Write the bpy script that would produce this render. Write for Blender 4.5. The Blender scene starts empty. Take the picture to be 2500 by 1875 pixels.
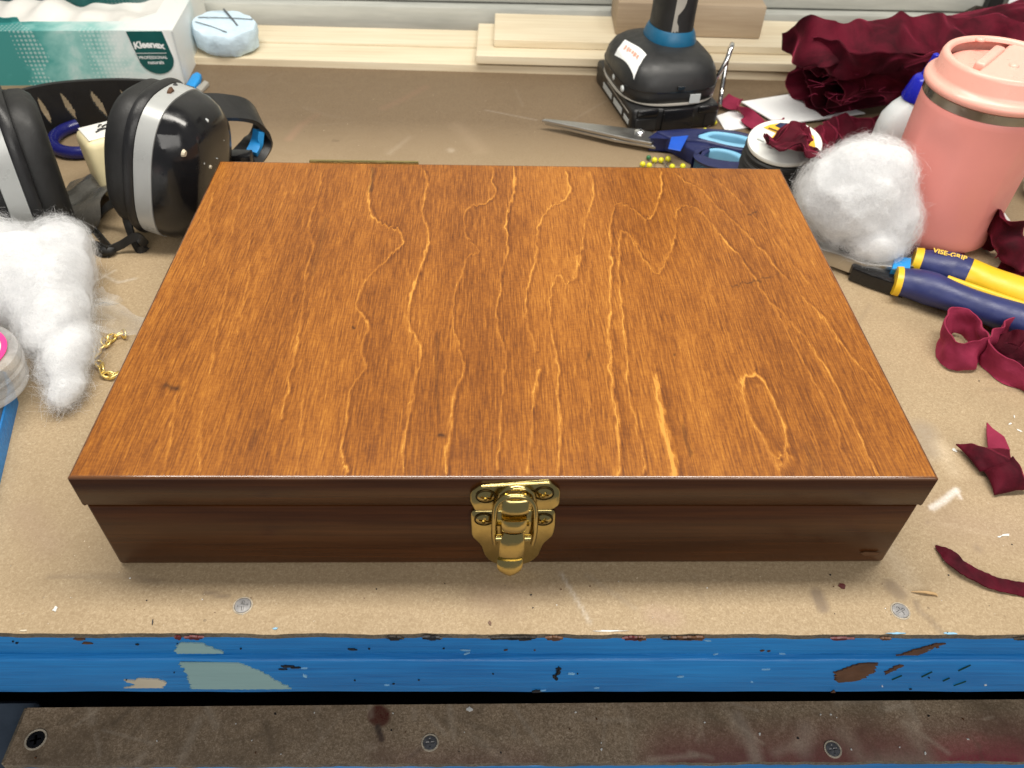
import bpy, bmesh, math, random
import numpy as np
from mathutils import Vector, Matrix, noise as mnoise
random.seed(7)
rng = np.random.default_rng(7)
scene = bpy.context.scene
col = scene.collection
R = math.radians

# ---------------------------------------------------------------- camera
cam = bpy.data.cameras.new('camera')
camo = bpy.data.objects.new('camera', cam)
col.objects.link(camo)
cr = Vector((0.99945963, -0.01981161, 0.02622858))
cu = Vector((-0.00476316, 0.70223281, 0.71193145))
cf = Vector((0.03252308, 0.71167168, -0.70175898))
mw = Matrix.Identity(4)
for i in range(3):
    mw[i][0], mw[i][1], mw[i][2] = cr[i], cu[i], -cf[i]
mw[0][3], mw[1][3], mw[2][3] = -0.010157, -0.196259, 0.306945
camo.matrix_world = mw
cam.sensor_fit = 'HORIZONTAL'
cam.sensor_width = 36.0
cam.lens = 27.936
cam.clip_start = 0.01
cam.clip_end = 50
cam.dof.use_dof = True
cam.dof.focus_distance = 0.385
cam.dof.aperture_fstop = 16.0
scene.camera = camo

# ---------------------------------------------------------------- room light
world = bpy.data.worlds.new('World')
scene.world = world
world.use_nodes = True
wb = world.node_tree.nodes['Background']
wb.inputs['Color'].default_value = (0.92, 0.95, 1.0, 1)
wb.inputs['Strength'].default_value = 0.20

def area(name, loc, target, sx, sy, power, color):
    l = bpy.data.lights.new(name, 'AREA')
    l.shape = 'RECTANGLE'; l.size = sx; l.size_y = sy
    l.energy = power; l.color = color
    o = bpy.data.objects.new(name, l); col.objects.link(o)
    o.location = loc
    d = Vector(target) - Vector(loc)
    o.rotation_euler = d.to_track_quat('-Z', 'Y').to_euler()
    return o
area('shop_light', (0.05, 0.20, 0.86), (0.05, 0.10, 0), 1.1, 0.17, 12.6, (1.0, 0.95, 0.86))
area('room_light', (0.3, -1.7, 1.15), (0.05, 0.1, 0), 2.0, 1.0, 26.0, (1.0, 0.96, 0.9))
scene.view_settings.view_transform = 'Standard'
scene.view_settings.look = 'None'
scene.view_settings.exposure = 0.0
scene.view_settings.gamma = 1.0

# ---------------------------------------------------------------- helpers
def worg(o):
    v = Vector((0, 0, 0))
    while o is not None:
        v += o.location; o = o.parent
    return v

def thing(name, label, cat, loc=(0, 0, 0), group=None):
    o = bpy.data.objects.new(name, None); col.objects.link(o)
    o.empty_display_size = 0.01
    o.location = loc; o['label'] = label; o['category'] = cat
    if group: o['group'] = group
    return o

def tag(o, label, cat, group=None):
    o['label'] = label; o['category'] = cat
    if group: o['group'] = group
    return o

def obj(name, vf, mats, parent=None, smooth=35, loc=None, midx=None):
    """vf in world coordinates; becomes one mesh object under parent"""
    v, f = vf
    v = np.asarray(v, dtype=float)
    off = worg(parent) if parent else Vector((0, 0, 0))
    if loc is not None and parent is None: off = Vector(loc)
    v = v - np.array(off)
    me = bpy.data.meshes.new(name)
    me.from_pydata(v.tolist(), [], [tuple(int(i) for i in q) for q in f])
    if not isinstance(mats, (list, tuple)): mats = [mats]
    for m in mats: me.materials.append(m)
    if midx is not None: me.polygons.foreach_set('material_index', np.asarray(midx, dtype=np.int32))
    me.validate()
    if smooth:
        me.polygons.foreach_set('use_smooth', [True] * len(me.polygons))
        me.set_sharp_from_angle(angle=R(smooth))
    me.update()
    o = bpy.data.objects.new(name, me); col.objects.link(o)
    if parent: o.parent = parent
    elif loc is not None: o.location = loc
    return o

def inst(o, parent=None, loc=None, rot=None, scale=None):
    c = o.copy(); col.objects.link(c)
    if parent: c.parent = parent
    if loc is not None: c.location = loc
    if rot is not None: c.rotation_euler = rot
    if scale is not None: c.scale = scale
    return c

def bm_vf(bm):
    bm.verts.ensure_lookup_table(); bm.verts.index_update()
    r = ([tuple(v.co) for v in bm.verts], [[v.index for v in f.verts] for f in bm.faces])
    bm.free(); return r

def box(x0, x1, y0, y1, z0, z1, bev=0.0, seg=2, rz=0.0):
    bm = bmesh.new(); bmesh.ops.create_cube(bm, size=1)
    for v in bm.verts:
        v.co = Vector(((x0 + x1) / 2 + v.co.x * (x1 - x0), (y0 + y1) / 2 + v.co.y * (y1 - y0), (z0 + z1) / 2 + v.co.z * (z1 - z0)))
    if bev: bmesh.ops.bevel(bm, geom=bm.edges[:], offset=bev, segments=seg, profile=.5, affect='EDGES')
    if rz:
        bmesh.ops.rotate(bm, verts=bm.verts, cent=((x0 + x1) / 2, (y0 + y1) / 2, 0), matrix=Matrix.Rotation(rz, 3, 'Z'))
    return bm_vf(bm)

def slab(outline, t, axis, bev=0.0, seg=2):
    """outline: 3D points of a planar polygon; extruded by t along axis"""
    bm = bmesh.new()
    a = Vector(axis).normalized()
    vs = [bm.verts.new(Vector(p)) for p in outline]
    f = bm.faces.new(vs)
    r = bmesh.ops.extrude_face_region(bm, geom=[f])
    nv = [e for e in r['geom'] if isinstance(e, bmesh.types.BMVert)]
    bmesh.ops.translate(bm, verts=nv, vec=a * t)
    if bev:
        nf = [e for e in r['geom'] if isinstance(e, bmesh.types.BMFace)]
        es = [e for q in nf for e in q.edges]
        bmesh.ops.bevel(bm, geom=es, offset=bev, segments=seg, profile=.5, affect='EDGES', clamp_overlap=True)
    bmesh.ops.recalc_face_normals(bm, faces=bm.faces)
    ng = [q for q in bm.faces if len(q.verts) > 4]
    if ng: bmesh.ops.triangulate(bm, faces=ng)
    return bm_vf(bm)

def join(*vfs):
    V, Fc = [], []
    for v, f in vfs:
        n = len(V); V += [tuple(p) for p in v]; Fc += [[i + n for i in q] for q in f]
    return V, Fc

def frame(axis, up=(0, 0, 1)):
    a = Vector(axis).normalized(); u = Vector(up); u = (u - a * u.dot(a))
    if u.length < 1e-5: u = Vector((1, 0, 0)) - a * a.x
    u.normalize(); s = a.cross(u)
    return a, u, s

def loft(center, axis, up, layers, n=40, p=2.4, cap0=True, cap1=True):
    """layers: (t along axis, half height along up, half depth along side)"""
    a, u, s = frame(axis, up); c = Vector(center)
    V, Fc = [], []
    for (t, hu, hs) in layers:
        for k in range(n):
            th = 2 * math.pi * k / n
            cx, sx = math.cos(th), math.sin(th)
            cu_ = math.copysign(abs(sx) ** (2 / p), sx); cs_ = math.copysign(abs(cx) ** (2 / p), cx)
            V.append(c + a * t + u * (hu * cu_) + s * (hs * cs_))
    m = len(layers)
    for i in range(m - 1):
        for k in range(n):
            q = (k + 1) % n
            Fc.append([i * n + k, i * n + q, (i + 1) * n + q, (i + 1) * n + k])
    if cap0: Fc.append(list(range(n))[::-1])
    if cap1: Fc.append([(m - 1) * n + k for k in range(n)])
    return V, Fc

def lathe(center, prof, n=64, axis=(0, 0, 1), up=(0, 1, 0), cap0=True, cap1=True):
    return loft(center, axis, up, [(z, r, r) for r, z in prof], n=n, p=2, cap0=cap0, cap1=cap1)

def crom(pts, n):
    """Catmull-Rom through points, n samples"""
    P = [Vector(p) for p in pts]
    P = [P[0] * 2 - P[1]] + P + [P[-1] * 2 - P[-2]]
    out = []; m = len(P) - 3
    for i in range(n):
        t = i / (n - 1) * m; k = min(int(t), m - 1); t -= k
        a, b, c, d = P[k:k + 4]
        out.append(0.5 * ((2 * b) + (c - a) * t + (2 * a - 5 * b + 4 * c - d) * t * t + (3 * b - a - 3 * c + d) * t ** 3))
    return out

def tube(pts, rad, n=10, samples=None, closed=False, flat=1.0, up=(0, 0, 1)):
    if closed and samples is None: P = [Vector(p) for p in pts]
    else: P = crom(pts, samples or len(pts) * 6)
    m = len(P); V, Fc = [], []
    for i, p in enumerate(P):
        if closed: t = P[(i + 1) % m] - P[i - 1]
        else: t = P[min(i + 1, m - 1)] - P[max(i - 1, 0)]
        a, u, s = frame(t, up)
        r = rad(i / (m - 1)) if callable(rad) else rad
        for k in range(n):
            th = 2 * math.pi * k / n
            V.append(p + u * (math.sin(th) * r * flat) + s * (math.cos(th) * r))
    for i in range(m if closed else m - 1):
        j = (i + 1) % m
        for k in range(n):
            q = (k + 1) % n
            Fc.append([i * n + k, i * n + q, j * n + q, j * n + k])
    if not closed:
        Fc.append(list(range(n))[::-1]); Fc.append([(m - 1) * n + k for k in range(n)])
    return V, Fc

def ribbon(pts, w, wdir, th=0.0006, n=60, nv=6, wave=0.0, wfreq=60, seed=0, taper=None, holes=None, minz=None):
    """strip of cloth or plastic along pts; wdir(i) or vector = width direction; given thickness"""
    P = crom(pts, n); V, Fc = [], []
    for i, p in enumerate(P):
        t = (P[min(i + 1, n - 1)] - P[max(i - 1, 0)]).normalized()
        d = wdir(i / (n - 1)) if callable(wdir) else wdir
        d = Vector(d); d = (d - t * d.dot(t)).normalized(); nn = t.cross(d)
        ww = w * (taper(i / (n - 1)) if taper else 1)
        for j in range(nv + 1):
            q = p + d * (ww * (j / nv - .5))
            if wave:
                q = q + nn * (wave * mnoise.noise(q * wfreq + Vector((seed, 0, 0)))) + d * (wave * .35 * mnoise.noise(q * wfreq * 2 + Vector((0, seed + 9, 0))))
            if minz is not None: q.z = max(q.z, minz)
            V.append((q, nn))
    A = [q + nn * th / 2 for q, nn in V]; B = [q - nn * th / 2 for q, nn in V]
    N = len(A); w1 = nv + 1
    keep = set()
    for i in range(n - 1):
        for j in range(nv):
            if holes and holes((i + .5) / (n - 1), (j + .5) / nv): continue
            keep.add((i, j))
    for (i, j) in keep:
        a, b, c, d = i * w1 + j, i * w1 + j + 1, (i + 1) * w1 + j + 1, (i + 1) * w1 + j
        Fc.append([a, b, c, d]); Fc.append([N + d, N + c, N + b, N + a])
        if (i, j - 1) not in keep: Fc.append([a, d, N + d, N + a])
        if (i, j + 1) not in keep: Fc.append([b, N + b, N + c, c])
        if (i - 1, j) not in keep: Fc.append([a, N + a, N + b, b])
        if (i + 1, j) not in keep: Fc.append([d, c, N + c, N + d])
    return A + B, Fc

def text_vf(s, size, origin, xdir, ydir, arc=0.0, bold=0.0, lift=0.0, spacing=1.0, align='CENTER'):
    cu_ = bpy.data.curves.new('t', 'FONT'); cu_.body = s; cu_.size = size; cu_.align_x = align
    cu_.offset = bold; cu_.space_character = spacing; cu_.resolution_u = 3
    o = bpy.data.objects.new('t', cu_); col.objects.link(o)
    me = bpy.data.meshes.new_from_object(o)
    x, y = Vector(xdir).normalized(), Vector(ydir).normalized(); nrm = x.cross(y)
    V = []
    for v in me.vertices:
        c = v.co
        yy = c.y + (arc * (1 - (c.x / (size * len(s) * .3)) ** 2) if arc else 0)
        V.append(Vector(origin) + x * c.x + y * yy + nrm * lift)
    Fc = [list(p.vertices) for p in me.polygons]
    bpy.data.objects.remove(o); bpy.data.curves.remove(cu_); bpy.data.meshes.remove(me)
    return V, Fc

def blob_outline(cx, cy, rx, ry, ang=0, n=18, jag=.25, seed=0):
    r = random.Random(seed); out = []
    for k in range(n):
        t = 2 * math.pi * k / n; q = 1 + r.uniform(-jag, jag)
        x, y = rx * q * math.cos(t), ry * q * math.sin(t)
        out.append((cx + x * math.cos(ang) - y * math.sin(ang), cy + x * math.sin(ang) + y * math.cos(ang)))
    return out

# ---------------------------------------------------------------- materials
def nt(name):
    m = bpy.data.materials.new(name); m.use_nodes = True
    t = m.node_tree; b = t.nodes['Principled BSDF']
    return m, t, b
def N(t, typ, **kw):
    n = t.nodes.new(typ)
    for k, v in kw.items():
        if hasattr(n, k): setattr(n, k, v)
        else: n.inputs[k].default_value = v
    return n
def L(t, a, b): t.links.new(a, b)
def mapped(t, scale, rot=(0, 0, 0)):
    tc = N(t, 'ShaderNodeTexCoord'); mp = N(t, 'ShaderNodeMapping')
    mp.inputs['Scale'].default_value = scale; mp.inputs['Rotation'].default_value = rot
    L(t, tc.outputs['Object'], mp.inputs['Vector']); return mp.outputs['Vector']
def noise(t, vec, scale, detail=3, rough=.55, dist=0.0):
    n = N(t, 'ShaderNodeTexNoise'); n.inputs['Scale'].default_value = scale; n.inputs['Detail'].default_value = detail
    n.inputs['Roughness'].default_value = rough; n.inputs['Distortion'].default_value = dist
    if vec is not None: L(t, vec, n.inputs['Vector'])
    return n.outputs['Fac']
def ramp(t, fac, stops, interp='LINEAR'):
    r = N(t, 'ShaderNodeValToRGB'); r.color_ramp.interpolation = interp
    el = r.color_ramp.elements
    while len(el) < len(stops): el.new(.5)
    for e, (p, c) in zip(el, stops):
        e.position = p; e.color = (c if len(c) == 4 else (*c, 1)) if not isinstance(c, (int, float)) else (c, c, c, 1)
    L(t, fac, r.inputs['Fac']); return r.outputs['Color']
def math_(t, op, a, b=None, c=None):
    n = N(t, 'ShaderNodeMath', operation=op)
    for i, x in enumerate((a, b, c)):
        if x is None: continue
        if isinstance(x, (int, float)): n.inputs[i].default_value = x
        else: L(t, x, n.inputs[i])
    return n.outputs[0]
def mix(t, fac, a, b, mode='MIX'):
    n = N(t, 'ShaderNodeMix', data_type='RGBA', blend_type=mode)
    if isinstance(fac, (int, float)): n.inputs[0].default_value = fac
    else: L(t, fac, n.inputs[0])
    for i, x in ((6, a), (7, b)):
        if isinstance(x, tuple): n.inputs[i].default_value = (*x, 1) if len(x) == 3 else x
        else: L(t, x, n.inputs[i])
    return n.outputs[2]
def bump(t, b, h, strength=.2, dist=.001):
    n = N(t, 'ShaderNodeBump'); n.inputs['Strength'].default_value = strength; n.inputs['Distance'].default_value = dist
    L(t, h, n.inputs['Height']); L(t, n.outputs[0], b.inputs['Normal']); return n

def plain(name, colr, rough=.5, metal=0.0, var=.12, vscale=60, bumps=0.0, bscale=400, coat=0.0, sheen=0.0, spec=None, rvar=.1, vec=None, sss=0.0, trans=0.0):
    m, t, b = nt(name)
    v = mapped(t, vec or (1, 1, 1))
    n1 = noise(t, v, vscale, 4, .6)
    hi = tuple(min(1, c * (1 + var)) for c in colr); lo = tuple(c * (1 - var) for c in colr)
    L(t, ramp(t, n1, [(.3, lo), (.7, hi)]), b.inputs['Base Color'])
    n2 = noise(t, v, vscale * 2.3, 3)
    L(t, ramp(t, n2, [(.3, max(.02, rough - rvar)), (.7, min(1, rough + rvar))]), b.inputs['Roughness'])
    b.inputs['Metallic'].default_value = metal
    if bumps: bump(t, b, noise(t, v, bscale, 3), bumps, .001)
    b.inputs['Coat Weight'].default_value = coat; b.inputs['Coat Roughness'].default_value = .1
    if sheen:
        b.inputs['Sheen Weight'].default_value = sheen; b.inputs['Sheen Roughness'].default_value = .35
    if spec is not None: b.inputs['Specular IOR Level'].default_value = spec
    if sss:
        b.inputs['Subsurface Weight'].default_value = sss; b.inputs['Subsurface Radius'].default_value = (1, .8, .7); b.inputs['Subsurface Scale'].default_value = .004
    if trans: b.inputs['Transmission Weight'].default_value = trans
    return m

MAT = {}
# lid veneer: traced growth figure (attribute) + fibres
def wood_top():
    m, t, b = nt('stained_veneer')
    at = N(t, 'ShaderNodeAttribute', attribute_name='figure')
    fig = at.outputs['Fac']
    at2 = N(t, 'ShaderNodeAttribute', attribute_name='marks')
    tc = N(t, 'ShaderNodeTexCoord')
    at3 = N(t, 'ShaderNodeAttribute', attribute_name='warp')
    # fibre coordinates follow the figure a little
    wv = N(t, 'ShaderNodeCombineXYZ'); L(t, at3.outputs['Fac'], wv.inputs[0])
    add = N(t, 'ShaderNodeVectorMath', operation='ADD'); L(t, tc.outputs['Object'], add.inputs[0]); L(t, wv.outputs[0], add.inputs[1])
    def mp(s):
        q = N(t, 'ShaderNodeMapping'); q.inputs['Scale'].default_value = s; L(t, add.outputs[0], q.inputs['Vector']); return q.outputs[0]
    fib = noise(t, mp((1, .045, 1)), 1350, 4, .65)
    fib2 = noise(t, mp((1, .08, 1)), 3000, 2, .6)
    band = noise(t, mp((1, .07, 1)), 42, 4, .6)
    blot = noise(t, mp((1, .5, 1)), 11, 3, .55)
    chat = noise(t, mp((.55, 1, 1)), 900, 2, .5)
    s = math_(t, 'MULTIPLY_ADD', fib, 1.35, -.675)
    s = math_(t, 'ADD', s, math_(t, 'MULTIPLY_ADD', fib2, .5, -.25))
    s = math_(t, 'ADD', s, math_(t, 'MULTIPLY_ADD', band, .66, -.33))
    s = math_(t, 'ADD', s, math_(t, 'MULTIPLY_ADD', blot, .45, -.225))
    s = math_(t, 'ADD', s, math_(t, 'MULTIPLY_ADD', chat, .32, -.16))
    s = math_(t, 'ADD', s, math_(t, 'MULTIPLY', fig, math_(t, 'MULTIPLY_ADD', fib, .25, .44)))
    s = math_(t, 'ADD', s, .44)
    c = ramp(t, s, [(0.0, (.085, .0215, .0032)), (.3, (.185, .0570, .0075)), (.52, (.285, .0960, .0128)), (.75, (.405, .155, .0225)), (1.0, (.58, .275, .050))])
    c = mix(t, at2.outputs['Fac'], c, (.035, .012, .005))
    L(t, c, b.inputs['Base Color'])
    L(t, ramp(t, fib, [(.3, .42), (.7, .30)]), b.inputs['Roughness'])
    b.inputs['Specular IOR Level'].default_value = .26
    b.inputs['Coat Weight'].default_value = .05; b.inputs['Coat Roughness'].default_value = .2
    bump(t, b, math_(t, 'ADD', fib, math_(t, 'MULTIPLY', fig, .4)), .10, .0006)
    return m
def wood_side(name, lo, mid, hi, axis_scale=(.035, 1, 1), rough=.33, sc=420, spec=.28):
    m, t, b = nt(name)
    f1 = noise(t, mapped(t, axis_scale), sc, 4, .65, .15)
    f2 = noise(t, mapped(t, tuple(min(1, q * 3) if q < 1 else q for q in axis_scale)), sc / 7, 3, .6, .4)
    s = math_(t, 'ADD', math_(t, 'MULTIPLY', f1, .5), math_(t, 'MULTIPLY', f2, .5))
    L(t, ramp(t, s, [(.3, lo), (.5, mid), (.72, hi)]), b.inputs['Base Color'])
    b.inputs['Roughness'].default_value = rough
    b.inputs['Specular IOR Level'].default_value = spec
    bump(t, b, f1, .12 if spec < .5 else .02, .0005)
    return m
def hardboard(name, lo, mid, hi, grime, use_attr=True, rough=.6, gs=7.0, glo=.42, ghi=.75, sheen_edge=0):
    m, t, b = nt(name)
    v = mapped(t, (1, 1, 1))
    f1 = noise(t, v, 760, 4, .62, .9)
    f2 = noise(t, v, 1400, 2, .6, .8)
    s = math_(t, 'ADD', math_(t, 'MULTIPLY', f1, .65), math_(t, 'MULTIPLY', f2, .35))
    c = ramp(t, s, [(.30, lo), (.50, mid), (.70, hi)])
    g = noise(t, v, gs, 6, .62, .5)
    g2 = noise(t, v, gs * 9, 4, .6, .8)
    c = mix(t, ramp(t, math_(t, 'ADD', math_(t, 'MULTIPLY', g, .7), math_(t, 'MULTIPLY', g2, .3)), [(glo, 0.0), (ghi, .85)]), c, grime)
    # dark pin specks
    vor = N(t, 'ShaderNodeTexVoronoi'); vor.inputs['Scale'].default_value = 70; L(t, v, vor.inputs['Vector'])
    sp = math_(t, 'MULTIPLY', math_(t, 'LESS_THAN', vor.outputs['Distance'], .055), math_(t, 'GREATER_THAN', noise(t, v, 33, 1), .55))
    c = mix(t, math_(t, 'MULTIPLY', sp, .45), c, (.10, .07, .045))
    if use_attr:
        at = N(t, 'ShaderNodeAttribute', attribute_name='stain_and_shade')
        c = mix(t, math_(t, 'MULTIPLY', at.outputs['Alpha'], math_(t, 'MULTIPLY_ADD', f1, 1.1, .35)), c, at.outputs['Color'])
    L(t, c, b.inputs['Base Color'])
    L(t, ramp(t, g2, [(.3, rough - .08), (.7, rough + .12)]), b.inputs['Roughness'])
    b.inputs['Specular IOR Level'].default_value = .3
    bump(t, b, s, .15, .0005)
    return m
def brushed_paint(name, lo, hi, scale=(.06, 1, 1), rough=.42, sc=260, bs=.5, bd=.0009):
    m, t, b = nt(name)
    f = noise(t, mapped(t, scale), sc, 4, .6, .3)
    g = noise(t, mapped(t, (.3, 1, 1)), 22, 4, .6)
    s = math_(t, 'ADD', math_(t, 'MULTIPLY', f, .45), math_(t, 'MULTIPLY', g, .55))
    L(t, ramp(t, s, [(.35, lo), (.65, hi)]), b.inputs['Base Color'])
    b.inputs['Roughness'].default_value = rough
    bump(t, b, f, bs, bd)
    return m
def velvet(name, c0, c1, back=False):
    m, t, b = nt(name)
    v = mapped(t, (1, 1, 1))
    n1 = noise(t, v, 38, 4, .6, .6)
    L(t, ramp(t, n1, [(.36, c0), (.66, c1)]), b.inputs['Base Color'])
    b.inputs['Roughness'].default_value = .75
    b.inputs['Specular IOR Level'].default_value = .15
    b.inputs['Sheen Weight'].default_value = .22 if back else .75
    b.inputs['Sheen Roughness'].default_value = .45 if back else .28
    b.inputs['Sheen Tint'].default_value = (.95, .10, .22, 1)
    bump(t, b, noise(t, v, 700, 3, .6), .35, .0007)
    return m

MAT['lid'] = wood_top()
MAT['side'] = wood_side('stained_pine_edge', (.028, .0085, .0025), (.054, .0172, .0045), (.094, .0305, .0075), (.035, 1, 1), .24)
MAT['edge'] = wood_side('glossy_highlight_edge', (.07, .024, .008), (.13, .05, .016), (.26, .12, .05), (.035, 1, 1), .10, 420, 1.0)  # lighter edge colour paints in the lamp highlight along the lid rim
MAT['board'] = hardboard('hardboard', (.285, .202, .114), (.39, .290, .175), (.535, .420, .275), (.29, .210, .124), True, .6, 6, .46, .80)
MAT['board_edge'] = hardboard('hardboard_edge', (.10, .08, .055), (.2, .16, .11), (.34, .28, .2), (.05, .045, .04), False, .7, 40, .4, .7)
MAT['shelf'] = hardboard('worn_shelf_board', (.13, .092, .058), (.31, .230, .152), (.60, .48, .36), (.11, .078, .050), True, .55, 16, .40, .68)
MAT['blue'] = brushed_paint('blue_brushed_paint', (.008, .140, .42), (.020, .260, .66), (.05, 1, 1), .42, 420, .6, .0010)
MAT['slate'] = plain('slate_painted_steel', (.055, .075, .105), .5, 0, .3, 30, .1)
MAT['white_wall'] = brushed_paint('old_white_paint', (.36, .37, .34), (.56, .565, .52), (.12, 1, 1), .55, 120, .35)
MAT['pine'] = wood_side('pale_pine', (.62, .50, .33), (.76, .66, .48), (.85, .78, .62), (.03, 1, 1), .55, 260)
MAT['fir'] = wood_side('grey_brown_wood', (.30, .22, .145), (.42, .32, .22), (.52, .42, .30), (.03, 1, 1), .6, 220)
MAT['brass'] = plain('bright_brass', (.54, .425, .17), .17, 1, .10, 90, .04, 200, rvar=.07)
MAT['brass_dark'] = plain('brass_recess_shade', (.10, .07, .03), .5, 1, .1)
MAT['zinc'] = plain('zinc_screw', (.24, .235, .235), .5, .8, .3, 300, .1)
MAT['screw_void_black'] = plain('black_screw_and_void', (.02, .02, .022), .4, .6, .3, 300)
MAT['teal'] = plain('pale_teal_paint', (.29, .45, .44), .5, 0, .08, 40, .3, 300, vec=(.1, 1, 1))
MAT['cream_paint'] = plain('cream_paint', (.62, .54, .40), .5, 0, .1, 40, .2)
MAT['brown_paint'] = plain('brown_paint', (.11, .045, .015), .5, 0, .3, 80, .2)
MAT['red_paint'] = plain('dark_red_paint', (.10, .012, .012), .45, 0, .3, 80, .2)
MAT['black_paint'] = plain('black_paint', (.012, .012, .014), .5, 0, .3, 80, .2)
MAT['white_paint'] = plain('white_paint', (.75, .75, .72), .5, 0, .1, 80, .2)
MAT['lightblue_paint'] = plain('light_blue_paint', (.25, .50, .70), .5, 0, .15, 80, .2)
MAT['green_paint'] = plain('dark_green_paint', (.02, .09, .06), .5, 0, .2, 80)
MAT['black'] = plain('black_plastic', (.011, .011, .012), .40, 0, .3, 50, .15, 900)
MAT['black_gloss'] = plain('glossy_black_plastic', (.010, .010, .011), .17, 0, .4, 40, .05, 200, rvar=.12)
MAT['rubber'] = plain('black_rubber', (.013, .013, .013), .55, 0, .2, 60, .1, 700)
MAT['silver'] = plain('silver_painted_band', (.42, .43, .42), .30, .15, .05, 40, .0, 300, rvar=.04)
MAT['steel'] = plain('steel', (.55, .54, .52), .34, 1, .06, 60, .0, rvar=.05)
MAT['chrome'] = plain('chrome', (.8, .8, .8), .08, 1, .05, 120)
MAT['foamblue'] = plain('pale_blue_foam', (.58, .73, .84), .85, 0, .10, 110, .9, 160)
MAT['pencil'] = plain('grey_thread', (.10, .11, .12), .6, 0, .1)
MAT['carton_dark'] = plain('dark_green_print', (.006, .085, .080), .4, 0, .1)
MAT['white_print'] = plain('white_print', (.85, .87, .87), .45, 0, .04)
MAT['grey_print'] = plain('grey_print', (.55, .58, .58), .5, 0, .04)
MAT['tissue'] = plain('tissue_paper', (.78, .76, .72), .8, 0, .05, 40, .2, 120)
MAT['paper'] = plain('white_paper', (.84, .85, .86), .6, 0, .02)
MAT['drill'] = plain('drill_grey_black', (.017, .0175, .018), .42, 0, .15, 60, .2, 1500)
MAT['drill_blue'] = plain('drill_blue_ring', (.008, .11, .22), .4, 0, .1)
MAT['drill_grey'] = plain('drill_grey_trim', (.36, .34, .30), .5, 0, .1)
MAT['red_print'] = plain('faded_red_print', (.85, .36, .27), .6, 0, .1)
MAT['navy'] = plain('navy_grip', (.012, .018, .085), .42, 0, .12, 60, .08, 500)
MAT['navy2'] = plain('navy_pliers_grip', (.022, .030, .125), .45, 0, .15, 60, .1, 600)
MAT['sky'] = plain('light_blue_grip', (.22, .52, .75), .45, 0, .06)
MAT['tape'] = plain('blue_tape', (.015, .29, .72), .5, 0, .08, 90, .1)
MAT['tape2'] = plain('deep_blue_tape', (.008, .09, .55), .5, 0, .06, 90, .1)
MAT['yellow'] = plain('yellow_grip', (.80, .50, .015), .45, 0, .06, 60, .05, 500)
MAT['pinhead'] = plain('yellow_pin_head', (.80, .74, .03), .25, 0, .05)
MAT['pingreen'] = plain('green_pin_head', (.03, .16, .06), .3, 0, .05)
MAT['label_yellow'] = plain('spool_yellow_label', (.78, .46, .03), .5, 0, .04)
MAT['label_navy'] = plain('spool_navy_label', (.008, .016, .07), .5, 0, .04)
MAT['white_plastic'] = plain('white_plastic', (.80, .80, .76), .4, 0, .03)
MAT['thread'] = plain('black_thread', (.020, .019, .018), .6, 0, .3, 500, .5, 1500, vec=(.1, .1, 1))
MAT['pink'] = plain('salmon_pink_enamel', (.86, .325, .285), .40, 0, .03, 30, .06, 1800)
MAT['pink_lid'] = plain('salmon_pink_lid', (.90, .44, .36), .33, 0, .02, 30, .04, 900, sss=.15)
MAT['ring_steel'] = plain('brushed_steel_ring', (.40, .38, .33), .30, 1, .25, 25, .05)
MAT['bottle'] = plain('milky_bottle', (.70, .73, .74), .35, 0, .04, sss=.4)
MAT['cap_blue'] = plain('blue_cap', (.012, .018, .48), .3, 0, .06)
MAT['cream'] = plain('cream_plastic', (.82, .72, .44), .45, 0, .05)
MAT['cream_top'] = plain('white_printed_top', (.84, .83, .78), .45, 0, .04)
MAT['purple'] = plain('deep_blue_plastic', (.012, .014, .13), .25, 0, .1)
MAT['magenta'] = plain('hot_pink_plastic', (.85, .05, .28), .4, 0, .05)
MAT['velvet'] = velvet('burgundy_velvet', (.032, .0014, .0052), (.108, .0046, .0165))
MAT['velvet_back'] = velvet('burgundy_cloth_back', (.20, .017, .045), (.30, .030, .072), True)
def fluff_mat():
    m, t, b = nt('white_polyester_fill')
    out = t.nodes['Material Output']; v = mapped(t, (1, 1, 1))
    c = ramp(t, noise(t, v, 90, 3), [(.3, (.86, .865, .875)), (.7, (.91, .91, .915))])
    df = N(t, 'ShaderNodeBsdfDiffuse'); tl = N(t, 'ShaderNodeBsdfTranslucent'); mx = N(t, 'ShaderNodeMixShader'); mx.inputs[0].default_value = .38
    L(t, c, df.inputs[0]); L(t, c, tl.inputs[0]); L(t, df.outputs[0], mx.inputs[1]); L(t, tl.outputs[0], mx.inputs[2]); L(t, mx.outputs[0], out.inputs['Surface'])
    return m
MAT['fluff'] = fluff_mat()
def fluff_core_mat():
    m, t, b = nt('white_stuffing_core')
    v = mapped(t, (1, 1, 1))
    f = noise(t, v, 330, 5, .7, 3.0); g = noise(t, v, 60, 3, .6, 1.0)
    h = math_(t, 'ADD', math_(t, 'MULTIPLY', f, .7), math_(t, 'MULTIPLY', g, .3))
    L(t, ramp(t, h, [(.32, (.64, .65, .665)), (.52, (.78, .785, .795)), (.68, (.86, .86, .865))]), b.inputs['Base Color'])
    b.inputs['Roughness'].default_value = .95; b.inputs['Specular IOR Level'].default_value = .03
    b.inputs['Subsurface Weight'].default_value = .2; b.inputs['Subsurface Radius'].default_value = (1, 1, 1); b.inputs['Subsurface Scale'].default_value = .003
    bump(t, b, h, .7, .0014)
    return m
MAT['fluff_core'] = fluff_core_mat()
MAT['gold'] = plain('gold_chain_metal', (.95, .74, .26), .32, .85, .04)
MAT['dark_plastic'] = plain('dark_grey_plastic_film', (.085, .08, .07), .28, 0, .3, 60, .6, 90)
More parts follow.
